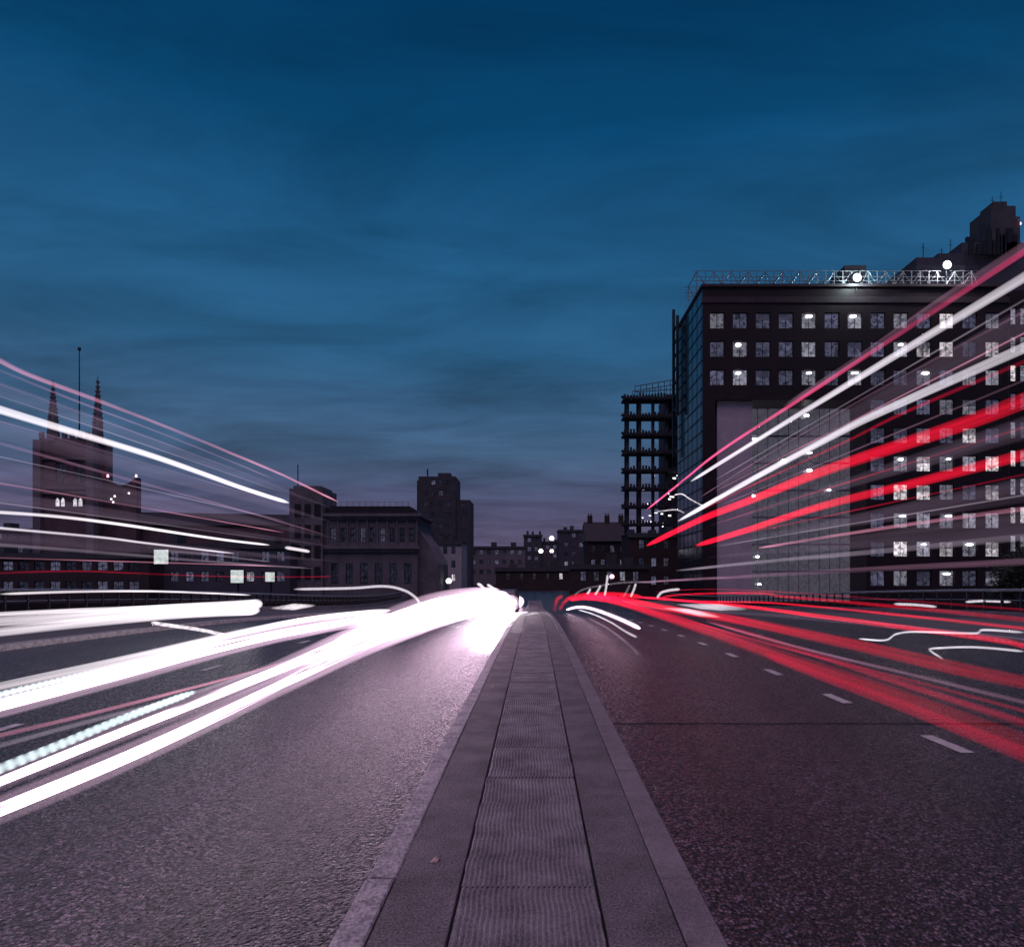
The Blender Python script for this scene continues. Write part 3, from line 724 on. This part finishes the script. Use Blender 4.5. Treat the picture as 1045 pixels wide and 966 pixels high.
def cathedral():
    Y = 125.0; zb = -2.4
    x0, x1 = X(40,Y), X(94,Y); zt = Z(447,Y)
    t = thing('cathedral', 'gothic cathedral tower with pinnacles and a flagpole at the left edge', 'cathedral', ((x0+x1)/2,Y,zb)); base = base_of(t)
    dp = 4.3; holes = []
    lows = [(X(55,Y),X(66,Y),Z(517,Y),Z(507,Y)), (X(73,Y),X(84,Y),Z(517,Y),Z(507,Y))]
    highs = [(X(57,Y),X(67,Y),Z(494,Y),Z(472,Y)), (X(75,Y),X(85,Y),Z(494,Y),Z(472,Y))]
    holes = lows+highs
    mb = MB().wall(x0,x1,zb,zt,Y,holes,.5)
    mb.quad((x0,Y,zb),(x0,Y,zt),(x0,Y+dp,zt),(x0,Y+dp,zb)).quad((x1,Y,zb),(x1,Y+dp,zb),(x1,Y+dp,zt),(x1,Y,zt)).quad((x0,Y,zt),(x1,Y,zt),(x1,Y+dp,zt),(x0,Y+dp,zt))
    mb.build('tower_wall', M['redstone'], t)
    mb = MB()
    for x in (x0, x1):
        for y in (Y, Y+dp):
            mb.box(x-.7,x+.7,y-.7,y+.7,zb,zt-.4)
    for py in (498, 503, 468): z = Z(py,Y); mb.box(x0-.2,x1+.2,Y-.3,Y-.003,z-.2,z+.2)
    k = x0
    while k < x1: mb.box(k,k+.7,Y-.1,Y+.4,zt,zt+1.1); k += 1.4
    mb.build('buttress', M['stone'], t)
    wm = {}
    for (a,b,c,d), m in [(l,'p_arch') for l in lows]+[(h_,'p_dark') for h_ in highs]:
        w, h = b-a, d-c; fr = .12; mb = MB()
        mb.box(0,fr,0,.15,0,h).box(w-fr,w,0,.15,0,h).box(w/2-.12,w/2+.12,0,.15,0,h).box(fr,w-fr,0,.15,0,fr)
        # pointed heads: two triangles of tracery
        mb.prism([(0,h),(0,h*.62),(w*.25,h*.98),(w*.5,h*.62),(w*.75,h*.98),(w,h*.62),(w,h)], -.02, .17)
        wo = link('window', mb.mesh('window', M['stone']), t, Vector((a,Y+.2,c))-base)
        link('pane', MB().quad((0,.1,0),(w,.1,0),(w,.1,h),(0,.1,h)).mesh('pane', M[m]), wo, Vector((0,0,0)))
    for i, (x, y) in enumerate(((x0+2.1,Y+.6),(x1-.5,Y+2.4))):
        top = Z(383 if i == 1 else 389, Y); mb = MB()
        mb.cone(x,y,zt-.5,zt+3,1.0,.85,8); mb.cone(x,y,zt+3,top-.6,.85,.10,8)
        for s in range(9):
            f = s/9; z = zt+3.2+(top-zt-4)*f; rr = .85*(1-f)+.12*f
            for q in range(4):
                th = q*math.pi/2; mb.box(x+math.cos(th)*rr-.14,x+math.cos(th)*rr+.14,y+math.sin(th)*rr-.14,y+math.sin(th)*rr+.14,z,z+.34)
        mb.box(x-.22,x+.22,y-.22,y+.22,top-.75,top-.3); mb.box(x-.05,x+.05,y-.05,y+.05,top-.3,top+.5)
        mb.build('pinnacle', M['stone'], t)
    xm = X(81,Y+3); mb = MB().tube([(xm,Y+3,zt),(xm,Y+3,Z(352,Y))], [.16,.08], 6); mb.cone(xm,Y+3,Z(352,Y),Z(349,Y),.3,.25,8); mb.build('flagpole', M['darkmetal'], t)
    # nave
    mb = MB().prism([(X(112,Y),zb),(X(300,Y),zb),(X(300,Y),Z(536,Y)),(X(112,Y),Z(532,Y))], Y+5.2, Y+14); mb.build('nave', M['redstone'], t)
    a, b, c, d = X(112,Y), X(300,Y), Z(534,Y), Z(518,Y)
    mb = MB(); mb.v += [(a,Y+4.9,c),(b,Y+4.9,c),(b,Y+14.5,c),(a,Y+14.5,c),(a,Y+8.5,d),(b,Y+8.5,d-.6)]; mb.f += [(0,1,5,4),(2,3,4,5),(0,4,3),(1,2,5),(0,3,2,1)]
    mb.build('nave_roof', M['slate'], t)
    # stair turret block with dipping battlement between lit corners
    Yt = Y+3.2; a, b = X(105,Yt), X(139,Yt); zt2 = Z(487,Yt); poly = [(a,zb),(b,zb),(b,zt2)]
    for k in range(1, 12): f = k/12; poly.append((b+(a-b)*f, zt2-1.5*math.sin(math.pi*f)))
    poly.append((a,zt2)); MB().prism(poly, Yt, Yt+1.6).build('stair_turret', M['redstone'], t)
    mb = MB()
    for px, py in ((109,486.5),(138,486.5)): mb.cone(X(px,Yt),Yt+.3,Z(py,Yt),Z(py,Yt)+.5,.22,.14,8)
    mb.build('corner_lights', M['lamp_pink'], t)
    mb = MB()
    for px, py in ((113,510),(115,513),(116.5,507),(131,504)): x, z = X(px,Yt), Z(py,Yt); mb.box(x,x+.28,Yt-.12,Yt-.02,z,z+.3)
    mb.build('wall_lights', M['lamp_soft'], t)
cathedral()
block('warehouse', 'long low dark warehouse with a ribbed front below the cathedral', -40, 152, 566, 104, M['brick'], 12, (1.6,1.4,2.4,3.0), 'low buildings on the left bank', 'flat', .04)
block('warehouse', 'low dark block behind a glowing square board left of the stone building', 152.5, 296, 556, 108, M['farwall'], 14, (1.3,1.6,2.4,3.2), 'low buildings on the left bank', 'flat', .06)
block('far_block', 'dark slab building reaching past the left edge behind the cathedral', -160, 30, 540, 170, M['farwall'], 16, W2, 'low buildings on the left bank', 'flat', .04)
block('far_block', 'long dark roofline behind the nave at left', 160, 330, 530, 190, M['farwall'], 16, W2, 'low buildings on the left bank', 'flat', .03)
def lightbox(px, py, s, Y, label):
    x, z, h = X(px,Y), Z(py,Y), s/F*Y/2
    t = thing('lit_board', label, 'sign', (x,Y,z-h), 'glowing boards on the left bank')
    MB().box(x-h-.12,x+h+.12,Y,Y+.3,z-h-.12,z+h+.12).build('case', M['frame'], t)
    MB().box(x-h,x+h,Y-.05,Y-.004,z-h,z+h).build('panel', M['signlit'], t)
    MB().box(x-.1,x+.1,Y+.31,Y+.5,-2.4,z).build('post', M['darkmetal'], t)
lightbox(164.5, 568, 14.5, 102, 'largest square glowing board below the cathedral roof')
lightbox(242, 588, 13, 100, 'square glowing board left of the smaller dim one')
lightbox(275.5, 588.5, 9.5, 100, 'smallest dim glowing board right of the pair')

# far street lamps and lights
def lamp_post(px, py, Y, label, m='lamp_soft', r=.3, zb=None, group='far street lamps'):
    x, z = X(px,Y), Z(py,Y); zb = rz(Y) - .1 if zb is None else zb
    t = thing('street_lamp', label, 'street lamp', (x,Y,zb), group)
    MB().tube([(x,Y+.1,zb),(x,Y+.1,z-r*.6)], [.11,.06], 8).build('pole', M['darkmetal'], t)
    mb = MB(); mb.cone(x,Y,z-r*.8,z,r*.6,r,12); mb.cone(x,Y,z+.002,z+r*.8,r,r*.45,12); mb.build('lamp_head', M[m], t, True)
lamp_post(458, 592.5, 118, 'round pinkish street lamp in front of the pale stone house', 'lamp_soft', .55)
lamp_post(563, 549, 200, 'highest round white street lamp above the vanishing point', 'lamp_soft', .8)
lamp_post(552, 562, 200, 'left round lamp of the low pair above the vanishing point', 'lamp_soft', .75)
lamp_post(563, 562, 201, 'right round lamp of the low pair above the vanishing point', 'lamp_soft', .65)
lamp_post(624.5, 588, 95, 'small pink signal lamp right of the slim white post', 'lamp_pink', .36)

# tree at the right edge
def tree(px, Y, zb, h, label):
    x = X(px, Y); t = thing('tree', label, 'tree', (x,Y,zb))
    rnd = random.Random(5)
    tr = MB(); tr.tube([(x,Y,zb),(x+.1,Y,zb+h*.25),(x-.05,Y+.1,zb+h*.5)], [.28,.2,.12], 8)
    tips = []
    for k in range(9):
        th = k*2.4; b = Vector((x,Y,zb+h*(.22+.03*k))); e = b + Vector((math.cos(th)*h*.22, math.sin(th)*h*.22, h*(.2+.02*k)))
        tr.tube([b,(b+e)/2+Vector((0,0,.15)),e], [.09,.06,.03], 6); tips.append(e)
    tips.append(Vector((x,Y,zb+h*.85)))
    tr.build('trunk', M['bark'], t)
    lf = MB()
    for k in range(5200):
        c = rnd.choice(tips); p = c + Vector((rnd.gauss(0,1),rnd.gauss(0,1),rnd.gauss(0,1)))*h*.075
        s = .07+rnd.random()*.09; u = Vector((rnd.uniform(-1,1),rnd.uniform(-1,1),rnd.uniform(-1,1))).normalized(); v = u.orthogonal().normalized()
        lf.quad(p-u*s, p-v*s*.5, p+u*s, p+v*s*.5)
    lf.build('crown', M['leaf'], t)
tree(1046, 44, -2.2, 5.6, 'dark leafy tree at the right edge in front of the office wing')

# ------------------------------------------------------------------ light trails
def cat(pts, n=10):
    out_ = []
    for i in range(len(pts)-1):
        p0, p1, p2, p3 = pts[max(i-1,0)], pts[i], pts[i+1], pts[min(i+2,len(pts)-1)]
        for k in range(n):
            t = k/n
            out_.append(tuple(.5*((2*b)+(-a+c)*t+(2*a-5*b+4*c-d)*t*t+(-a+3*b-3*c+d)*t**3) for a,b,c,d in zip(p0,p1,p2,p3)))
    out_.append(tuple(pts[-1])); return out_
def trail(label, m, pts, r, lane=None, depth=None, group=None, taper=1.0, ext=True, n=10):
    """a line of light hanging over its lane: lane = distance from the median's axis in metres"""
    pw = []
    if isinstance(r, list):
        rr = []
        for i in range(len(r)-1): rr += [r[i]+(r[i+1]-r[i])*k/n for k in range(n)]
        rr.append(r[-1])
    else: rr = None
    for p in cat(pts, n):
        d = lane*F/(p[0]-VX) if lane is not None else (p[2] if len(p) > 2 else depth)
        pw.append(Vector((X(p[0],d), d, Z(p[1],d))))
    if ext and (pts[0][0] <= 0 or pts[0][0] >= 1045):     # carry it on past the camera along its lane
        a = pw[0]; b = pw[min(len(pw)-1, 8)]; u = (a-b)/(a-b).length
        if abs(u.y) > .3:
            for k in range(1, 6):
                q = a + u*((a.y+3)/abs(u.y))*k/5; pw.insert(0, q)
                if rr: rr.insert(0, rr[0])
    L_ = len(pw)-1
    rr = rr or [r*(1+(taper-1)*i/L_) for i in range(L_+1)]
    if len(rr) > 4:
        rr[-1] *= .3; rr[-2] *= .65; rr[-3] *= .88
        if not ext: rr[0] *= .3; rr[1] *= .65; rr[2] *= .88
    # brightness counts along the line of sight, which meets the trail at a slant
    eye = Vector((0, 0, EYE)); q = pw[int(len(pw)*.45)]; tg = (pw[int(len(pw)*.45)+1]-q).normalized()
    sn = max(.12, tg.cross((q-eye).normalized()).length); rm = rr[int(len(rr)*.45)]
    col, peak, var, streak, band = T[m]; hot = m == 'w_hot'
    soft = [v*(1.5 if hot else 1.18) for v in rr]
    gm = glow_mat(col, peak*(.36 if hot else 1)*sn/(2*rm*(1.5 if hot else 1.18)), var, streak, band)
    if hot:
        o = MB().tube(pw, [v*.66 for v in rr], 8).build('light_trail', core_mat, None, True)
        tag(o, label, 'light trail', group)
        MB().tube(pw, soft, 10).build('bloom_shell', gm, o)  # added emissive shell imitating the bloom around the hot core
    else:
        o = tag(MB().tube(pw, soft, 10).build('light_trail', gm), label, 'light trail', group)
    return o

BR = 'bus light trails over the right road'
trail('topmost thin pink streak slanting up across the office block', 'pink', [(1045,257),(934,330),(820,405),(738,458),(700,488),(660,520)], .026, 4.2, group=BR)
trail('faint plum streak just above the topmost pink one at the right edge', 'violet', [(1045,250),(960,306),(880,362),(800,414)], .03, 4.3, group=BR)
trail('upper thick pale white streak crossing the office windows', 'grey', [(1045,283),(900,371),(820,420),(758,458),(705,491)], .040, 4.2, group=BR, taper=.9)
trail('lower thick pale white streak crossing the pale pillar', 'grey', [(1045,355),(902,419),(856,441.6),(769,488),(692,531.6)], .040, 4.2, group=BR, taper=1.2)
trail('thin red streak hugging the underside of the lower white one', 'red_dim', [(1045,369),(927,419),(860,452),(760,498.6),(717,520)], .018, 4.2, group=BR)
trail('thickest red streak slanting up over the office block', 'red', [(1045,409),(982,433),(845,479),(769,509),(717,529),(660,556.5)], .062, 4.2, group=BR, taper=1.2)
trail('second thick red streak below the thickest one', 'red', [(1045,464),(936,492),(845,514.5),(769,538.5),(710,556.7)], .043, 4.2, group=BR, taper=1.3)
trail('thin pale streak rising gently over the lower office windows', 'rose', [(1045,519),(940,533),(845,547.6),(774,559)], .020, 4.2, group=BR)
trail('dim grey streak above the traffic at the foot of the office block', 'faint', [(1045,548),(900,562),(780,573),(690,582)], .03, 4.2, group=BR)
trail('dim reddish streak low across the foot of the office block', 'violet', [(1045,573),(900,580),(760,588),(650,594)], .03, 4.4, group=BR)
trail('fine violet streak between the two thick white ones', 'violet', [(1045,318),(900,396),(780,466),(715,507)], .012, 4.2, group=BR)
trail('short pale streak right of the unfinished tower', 'w', [(717,516,26),(704,509,27),(696,504,28),(688,505,29)], .022, group='short wavy light marks near the unfinished tower')
trail('short pale streak below another by the unfinished tower', 'grey', [(698,523,26),(690,520,27),(678,521,29),(670,522,30)], .025, group='short wavy light marks near the unfinished tower')

RR = 'tail light trails on the right road'
trail('broad red band nearest the median sweeping to the lower right corner', 'red_hot', [(1045,758),(900,705),(800,671),(700,636),(650,620),(620,612),(596,610),(582,612)], .035, 2.05, group=RR, taper=2.4)
trail('bright scarlet core inside the far half of the broad red band', 'red_dim', [(850,687),(780,662),(700,634),(650,618),(620,610),(596,608)], [.004,.02,.05,.075,.10,.13], 2.0, group=RR, ext=False)
trail('dim crimson band along the inner edge of the broad red one', 'red_dim', [(1045,770),(960,735),(900,712),(840,690),(780,667)], .030, 2.02, group=RR)
trail('thin scarlet line along the outer edge of the broad red band', 'red_dim', [(1045,738),(930,700),(830,667),(720,632)], .020, 2.12, group=RR)
trail('second broad red band running to the right edge', 'red_hot', [(1045,696),(978,682),(869,657),(760,634),(690,622),(640,612),(606,608)], .036, 3.23, group=RR, taper=2.2)
trail('thin red line beyond the second broad red band', 'red', [(1045,659),(1019,653),(923,640),(840,629),(760,618.6),(690,612),(650,609)], .026, 5.06, group=RR, taper=1.5)
trail('red line with a small kink running along the far lane', 'red_hot', [(1045,632),(960,623),(896,617),(830,611),(795,608),(780,605.5),(740,605),(690,607),(670,611)], .036, 7.4, group=RR, taper=1.2)
trail('red line just below the kinked one in the far lane', 'red', [(1045,641),(896,625),(795,615.5),(750,614),(690,613)], .026, 7.3, group=RR)
trail('highest low red line in front of the railing', 'red_dim', [(1045,622),(900,611),(800,604),(720,601),(668,604)], .022, 8.6, group=RR)
trail('fine red line between the two broad red bands', 'red_dim', [(1045,725),(930,694),(800,661),(700,632)], .010, 2.75, group=RR)
trail('faint pinkish line right beside the fine red one', 'violet', [(1045,716),(930,688),(830,664),(720,634)], .012, 2.9, group=RR)
trail('small red hook standing at the end of the median', 'red_hot', [(566,624,40),(567,617,40),(569,611,41),(574,608,42)], .10, group=RR, ext=False)
trail('red arch rising over the far end of the right road', 'red', [(571,622,36),(576,614,36),(584,609,35),(600,606.5,33),(625,606,30),(655,609,26)], .09, group=RR, ext=False)
trail('pale dash of light behind the right railing near the tree', 'grey', [(985,614,26),(1005,613,26),(1032,614,26)], .045, group='pale dashes along the right railing', ext=False)
trail('pale dash of light behind the right railing farther from the tree', 'grey', [(912,616,27),(935,617,27),(956,619,27)], .05, group='pale dashes along the right railing', ext=False)
WR = 'white light trails on the right road'
trail('thick white curl bending down the right road beside the median end', 'w_hot', [(578,622),(588,619.5),(600,620),(615,624.5),(635,632.5),(653,641)], .055, 2.0, group=WR, taper=.75, ext=False)
trail('thin white curl just inside the thick one', 'grey', [(590,622),(604,626),(622,634),(640,645),(650,650)], .022, 2.0, group=WR, ext=False)
trail('long faint pale smear on the right road next to the median', 'faint', [(600,630),(620,641),(640,656),(652,668)], .02, 1.5, group=WR, ext=False)
trail('broad white lozenge of light among the red lines', 'grey', [(690,616.5),(715,618.5),(735,619.5),(764,621.5)], [.01,.09,.10,.01], 6.0, group=WR, ext=False)
trail('lower white patch left of the broad lozenge among the red lines', 'grey', [(676,620),(700,623),(715,626),(736,629.5)], [.01,.06,.06,.01], 4.2, group=WR, ext=False)
trail('zigzag pale line nearest the right edge by the far kerb', 'grey', [(1045,664.5),(1010,661),(984,660),(952,661.5),(950,664),(962,672)], .016, 6.5, group=WR, ext=False)
trail('double stepped pale line on the far right lane', 'grey', [(1045,645),(1005,642.5),(995,646),(960,645),(929,644.5),(914,647),(903,653),(876,651.5)], .018, 7.0, group=WR, ext=False)
for i, (a, b, lb) in enumerate((((599,606),(602.5,600.5),'shortest slanting white stroke over the far right lane'), ((607,607),(613,597),'slanting white stroke second from the left over the far right lane'),
        ((617,608),(620,586),'upright lamp post drawn as the tallest white stroke over the far right lane'), ((636,609),(643,596),'slanting dull stroke right of the tallest upright one'), ((643.5,609),(649,595),'rightmost slanting white stroke over the far right lane'))):  # the tallest stroke is a lamp post, drawn as a light trail
    trail(lb, 'grey' if i != 3 else 'faint', [(*a,52), ((a[0]+b[0])/2+.4,(a[1]+b[1])/2,52), (*b,52)], .08, group='slanting light strokes over the far right lane', ext=False)
trail('short white arc at the left end of the far red lines', 'grey', [(670.5,610,34),(675,604.5,34),(684,602,34),(694,601,34)], .06, group=WR, ext=False)
trail('long dim arc over the far end of the right road', 'faint', [(586,607,46),(596,601,46),(615,597,46),(640,594,46),(670,594,46)], .06, group=WR, ext=False)

BS = 'broad faint streaks left by bus sides'
for py, r_, lb in ((398, .10, 'broad faint violet streak just under the topmost pink one at left'), (438, .13, 'broad faint violet streak across the cathedral pinnacles'), (482, .16, 'broad faint violet streak across the red cathedral wall'), (508, .08, 'narrower faint streak over the lit cathedral windows'), (548, .11, 'broad faint streak below the lit cathedral windows')):
    k = (VY-py)/VX; trail(lb, 'veil', [(0,py),(90,py+90*k),(190,py+190*k*1.02),(285,py+285*k*1.03),(345,py+345*k*1.04)], [r_,r_,r_*.85,r_*.5,r_*.08], -7.2, group=BS)
for py, r_, lb in ((330, .12, 'broad faint grey streak between the two thick white ones on the right'), (437, .09, 'broad faint streak between the two thick red ones'), (500, .10, 'broad faint streak under the second thick red one'), (535, .12, 'broad faint streak low across the office block')):
    k = (py-VY)/(1045-566); trail(lb, 'veil', [(1045,py),(940,py-105*k),(830,py-215*k),(720,py-325*k)], [r_,r_*.9,r_*.6,r_*.08], 4.2, group=BS)
for py, r_, m_, lb in ((392, .009, 'violet', 'hair thin violet line just under the fine violet one at left'), (404, .008, 'faint', 'hair thin grey line above the thick white streak at left'), (430, .009, 'violet', 'hair thin violet line just below the thick white streak at left'), (466, .010, 'faint', 'hair thin grey line across the tall cathedral windows'), (493, .009, 'rose', 'hair thin rosy line across the cathedral string course'), (513, .008, 'faint', 'hair thin grey line touching the lit cathedral windows'), (569, .010, 'rose', 'hair thin rosy line over the ribbed warehouse front')):
    k = (VY-py)/VX; trail(lb, m_, [(0,py),(90,py+90*k),(190,py+190*k*1.02),(290,py+290*k*1.03)], r_, -7.2, group='hair thin lines left by buses')
for py, r_, m_, lb in ((306, .009, 'faint', 'hair thin grey line under the upper thick white streak at right'), (340, .008, 'rose', 'hair thin rosy line above the lower thick white streak at right'), (388, .009, 'violet', 'hair thin violet line above the thickest red streak at right'), (436, .009, 'red_dim', 'hair thin red line between the two thick red streaks'), (484, .008, 'red_dim', 'hair thin red line just below the second thick red streak'), (505, .009, 'faint', 'hair thin grey line above the gently rising pale streak at right')):
    k = (py-VY)/(1045-566); trail(lb, m_, [(1045,py),(940,py-105*k),(830,py-215*k),(730,py-315*k)], r_, 4.2, group='hair thin lines left by buses')
BL = 'bus light trails over the left road'
trail('topmost pink streak slanting down from the left edge past the spires', 'rose', [(0,368),(31,383),(109,412),(186,442),(264,474),(300,490),(345,512)], .030, -7.2, group=BL)
trail('fine violet streak under the topmost pink one', 'violet', [(0,378),(80,410),(180,448),(280,489)], .016, -7.2, group=BL)
trail('thick white streak slanting down across the cathedral tower', 'w', [(0,418),(62,437),(155,465),(248,498),(295,513)], .052, -7.2, group=BL, taper=.9)
trail('dim violet streak below the thick white one', 'violet', [(0,452),(120,486),(230,516),(330,545)], .022, -7.2, group=BL)
trail('thin white streak crossing the lower cathedral', 'w', [(0,522.5),(60,527),(124,535),(217,549),(275,556)], .021, -7.2, group=BL, taper=1.2)
trail('short white dash beyond the thin white streak', 'w', [(291,558.5),(304,560.5),(316,562.7)], .045, -7.2, group=BL, ext=False)
trail('thinner white streak below the one crossing the lower cathedral', 'grey', [(0,538.7),(102,548),(149,554),(239,564.5)], .018, -7.2, group=BL)
trail('faint thin streak ending left of the stone building', 'faint', [(160,561),(208,565),(240,569),(276,573)], .02, -7.2, group=BL, ext=False)
trail('dim grey streak low over the left bank', 'faint', [(0,556),(120,565),(230,574),(320,580)], .025, -7.2, group=BL)
trail('thin red line level across the left bank', 'red_dim', [(0,584.6),(78,582.5),(155,585.5),(230,588),(300,588.5),(340,588)], .022, -12, group=BL)

WL = 'headlight trails on the left road'
trail('thin pale line along the top of the left railing', 'w', [(0,606),(80,603.5),(145,603),(200,604.5),(256,607)], .030, -12.4, group=WL, ext=False)
trail('highest white band in the far left lane', 'w', [(0,626.5),(70,623),(145,620),(200,617.5),(262,615.5)], .040, -11.0, group=WL, taper=1.6)
trail('middle white band in the far left lane', 'w', [(0,634),(72,629),(150,623),(240,617.5),(266,616)], .065, -9.55, group=WL, taper=2.4)
trail('lowest white band in the far left lane', 'w', [(0,644.5),(87,635),(174,627),(225,624),(264,622.5)], .055, -7.9, group=WL, taper=2.2)
trail('white smear ending beside a dark post at the left', 'w', [(275,620.5,24),(300,619,25),(322,617.5,26)], [.01,.11,.02], group=WL, ext=False)
trail('white slanting line linking the far left lane to the next band', 'w', [(154,635,8.6),(174,638,8.7),(205,642.5,8.9),(234,649,9.0)], .022, group=WL, ext=False)
trail('narrow white edge above the beaded line of the middle band', 'w', [(0,700),(120,674),(240,646.5),(320,631),(398,622.5)], .024, -4.0, group=WL, taper=2.2)
trail('beaded cool line inside the middle band', 'w_bead', [(0,708.5),(120,680),(240,652)], .022, -3.75, group=WL)
trail('broad white middle band curving in from the left edge', 'w_hot', [(0,719),(120,688),(240,656.5),(320,640),(400,627.5)], .055, -3.5, group=WL, taper=1.7)
trail('thin pale line between the middle and near white bands', 'rose', [(0,750),(80,731),(159,711),(240,690),(330,664)], .011, -2.7, group=WL)
trail('second thin pale line close above the near white band', 'faint', [(0,760),(90,736),(180,712),(300,672)], .012, -2.6, group=WL)
trail('beaded cool line on the upper rim of the near white band', 'w_bead', [(0,784),(60,760),(125,733),(200,705)], .020, -2.3, group=WL)
trail('upper broad white stripe of the near band', 'w_hot', [(0,797),(139,741),(280,685),(361,651),(430,627),(470,617),(505,611)], [.028,.037,.056,.098,.14,.20,.30], -2.19, group=WL)  # radii of both stripes swell far off, bloom put into the shape
trail('lower broad white stripe of the near band along the road edge', 'w_hot', [(0,826),(139,768),(280,702),(361,662),(430,635),(470,622),(512,614)], [.037,.045,.052,.088,.13,.19,.30], -1.96, group=WL)
trail('added white strand filling the near band before the glare', 'w_hot', [(310,678),(340,665),(361,656),(430,630),(470,617.5),(522,609)], [.01,.04,.07,.13,.22,.36], -2.05, group=WL, ext=False)  # added with the next two strands to fill out the glare's bloom
trail('added upper white strand running into the glare', 'w_hot', [(340,655),(390,634),(440,617),(480,609.5),(510,606)], [.03,.12,.20,.28,.34], -2.6, group=WL, ext=False)
trail('added thick white strand at the foot of the glare beside the median', 'w_hot', [(440,637),(470,626),(500,619),(514,617),(532,613)], [.02,.10,.22,.34,.40], -1.5, group=WL, ext=False)
trail('long pale arc left of the stone house ending in a hook', 'grey', [(300,601,46),(357,600,46),(392,598,46),(412,602,46),(423.6,609,46),(428,615,46)], .085, group='light arcs beside the glare', ext=False)
trail('left one of two small white arcs above the glare', 'w', [(487,595,48),(492.5,599,48),(496,607,48)], .10, group='light arcs beside the glare', ext=False)
trail('right one of two small white arcs above the glare', 'w', [(497,596,48),(504,601,48),(507,608,48)], .09, group='light arcs beside the glare', ext=False)

# ------------------------------------------------------------------ the oncoming car whose headlights glare
def car(x, Y):
    z0 = rz(Y)+ROAD
    t = thing('car', 'oncoming dark car with blazing headlights at the far end of the median', 'car', (x,Y,z0))
    side = [(0,.35),(0,.75),(.25,.86),(1.15,.98),(1.75,1.42),(3.1,1.45),(3.9,1.0),(4.25,.95),(4.3,.4)]
    mb = MB(); n = len(side)
    for sx, k in ((-.86,0),(-.70,1)): pass
    rows_ = []
    for xx, sh in ((-.86,.04),(-.6,0),(.6,0),(.86,.04)):
        rows_.append([(x+xx*(.82 if z > 1.1 else 1), Y+y, z0+z-sh) for y, z in side])
    for r in rows_: mb.v += r
    for i in range(3):
        for k in range(n-1): q = i*n+k; mb.f.append((q,q+1,q+n+1,q+n))
        mb.f.append((i*n+n-1,i*n,(i+1)*n,(i+1)*n+n-1))
    mb.f.append(tuple(range(n))[::-1]); mb.f.append(tuple(3*n+k for k in range(n)))
    mb.build('body', M['body'], t)
    MB().quad((x-.64,Y+1.22,z0+1.02),(x+.64,Y+1.22,z0+1.02),(x+.56,Y+1.70,z0+1.40),(x-.56,Y+1.70,z0+1.40)).build('windscreen', M['glass'], t)
    for sx in (-1,1):
        for yy in (.85,3.45):
            w = MB().tube([(x+sx*.66,Y+yy,z0+.32),(x+sx*.88,Y+yy,z0+.32)], .32, 16).build('wheel', M['rubber'], t)
            MB().tube([(x+sx*.80,Y+yy,z0+.32),(x+sx*.885,Y+yy,z0+.32)], .19, 12).build('rim', M['palemetal'], w)
        MB().tube([(x+sx*.6,Y-.10,z0+.66),(x+sx*.6,Y+.08,z0+.66)], [.15,.19], 14).build('headlight', lens_mat, t, True)
        ld = bpy.data.lights.new('headlight_beam','SPOT'); ld.energy = 16000; ld.spot_size = R(46); ld.spot_blend = .8; ld.shadow_soft_size = .15; ld.color = (1,.88,.96)
        lo = bpy.data.objects.new('headlight_beam', ld); C.objects.link(lo); lo.parent = t
        lo.location = (sx*.6,-.35,.66); lo.rotation_euler = (R(-90+0.6), 0, 0)
car(-1.95, 43.5)
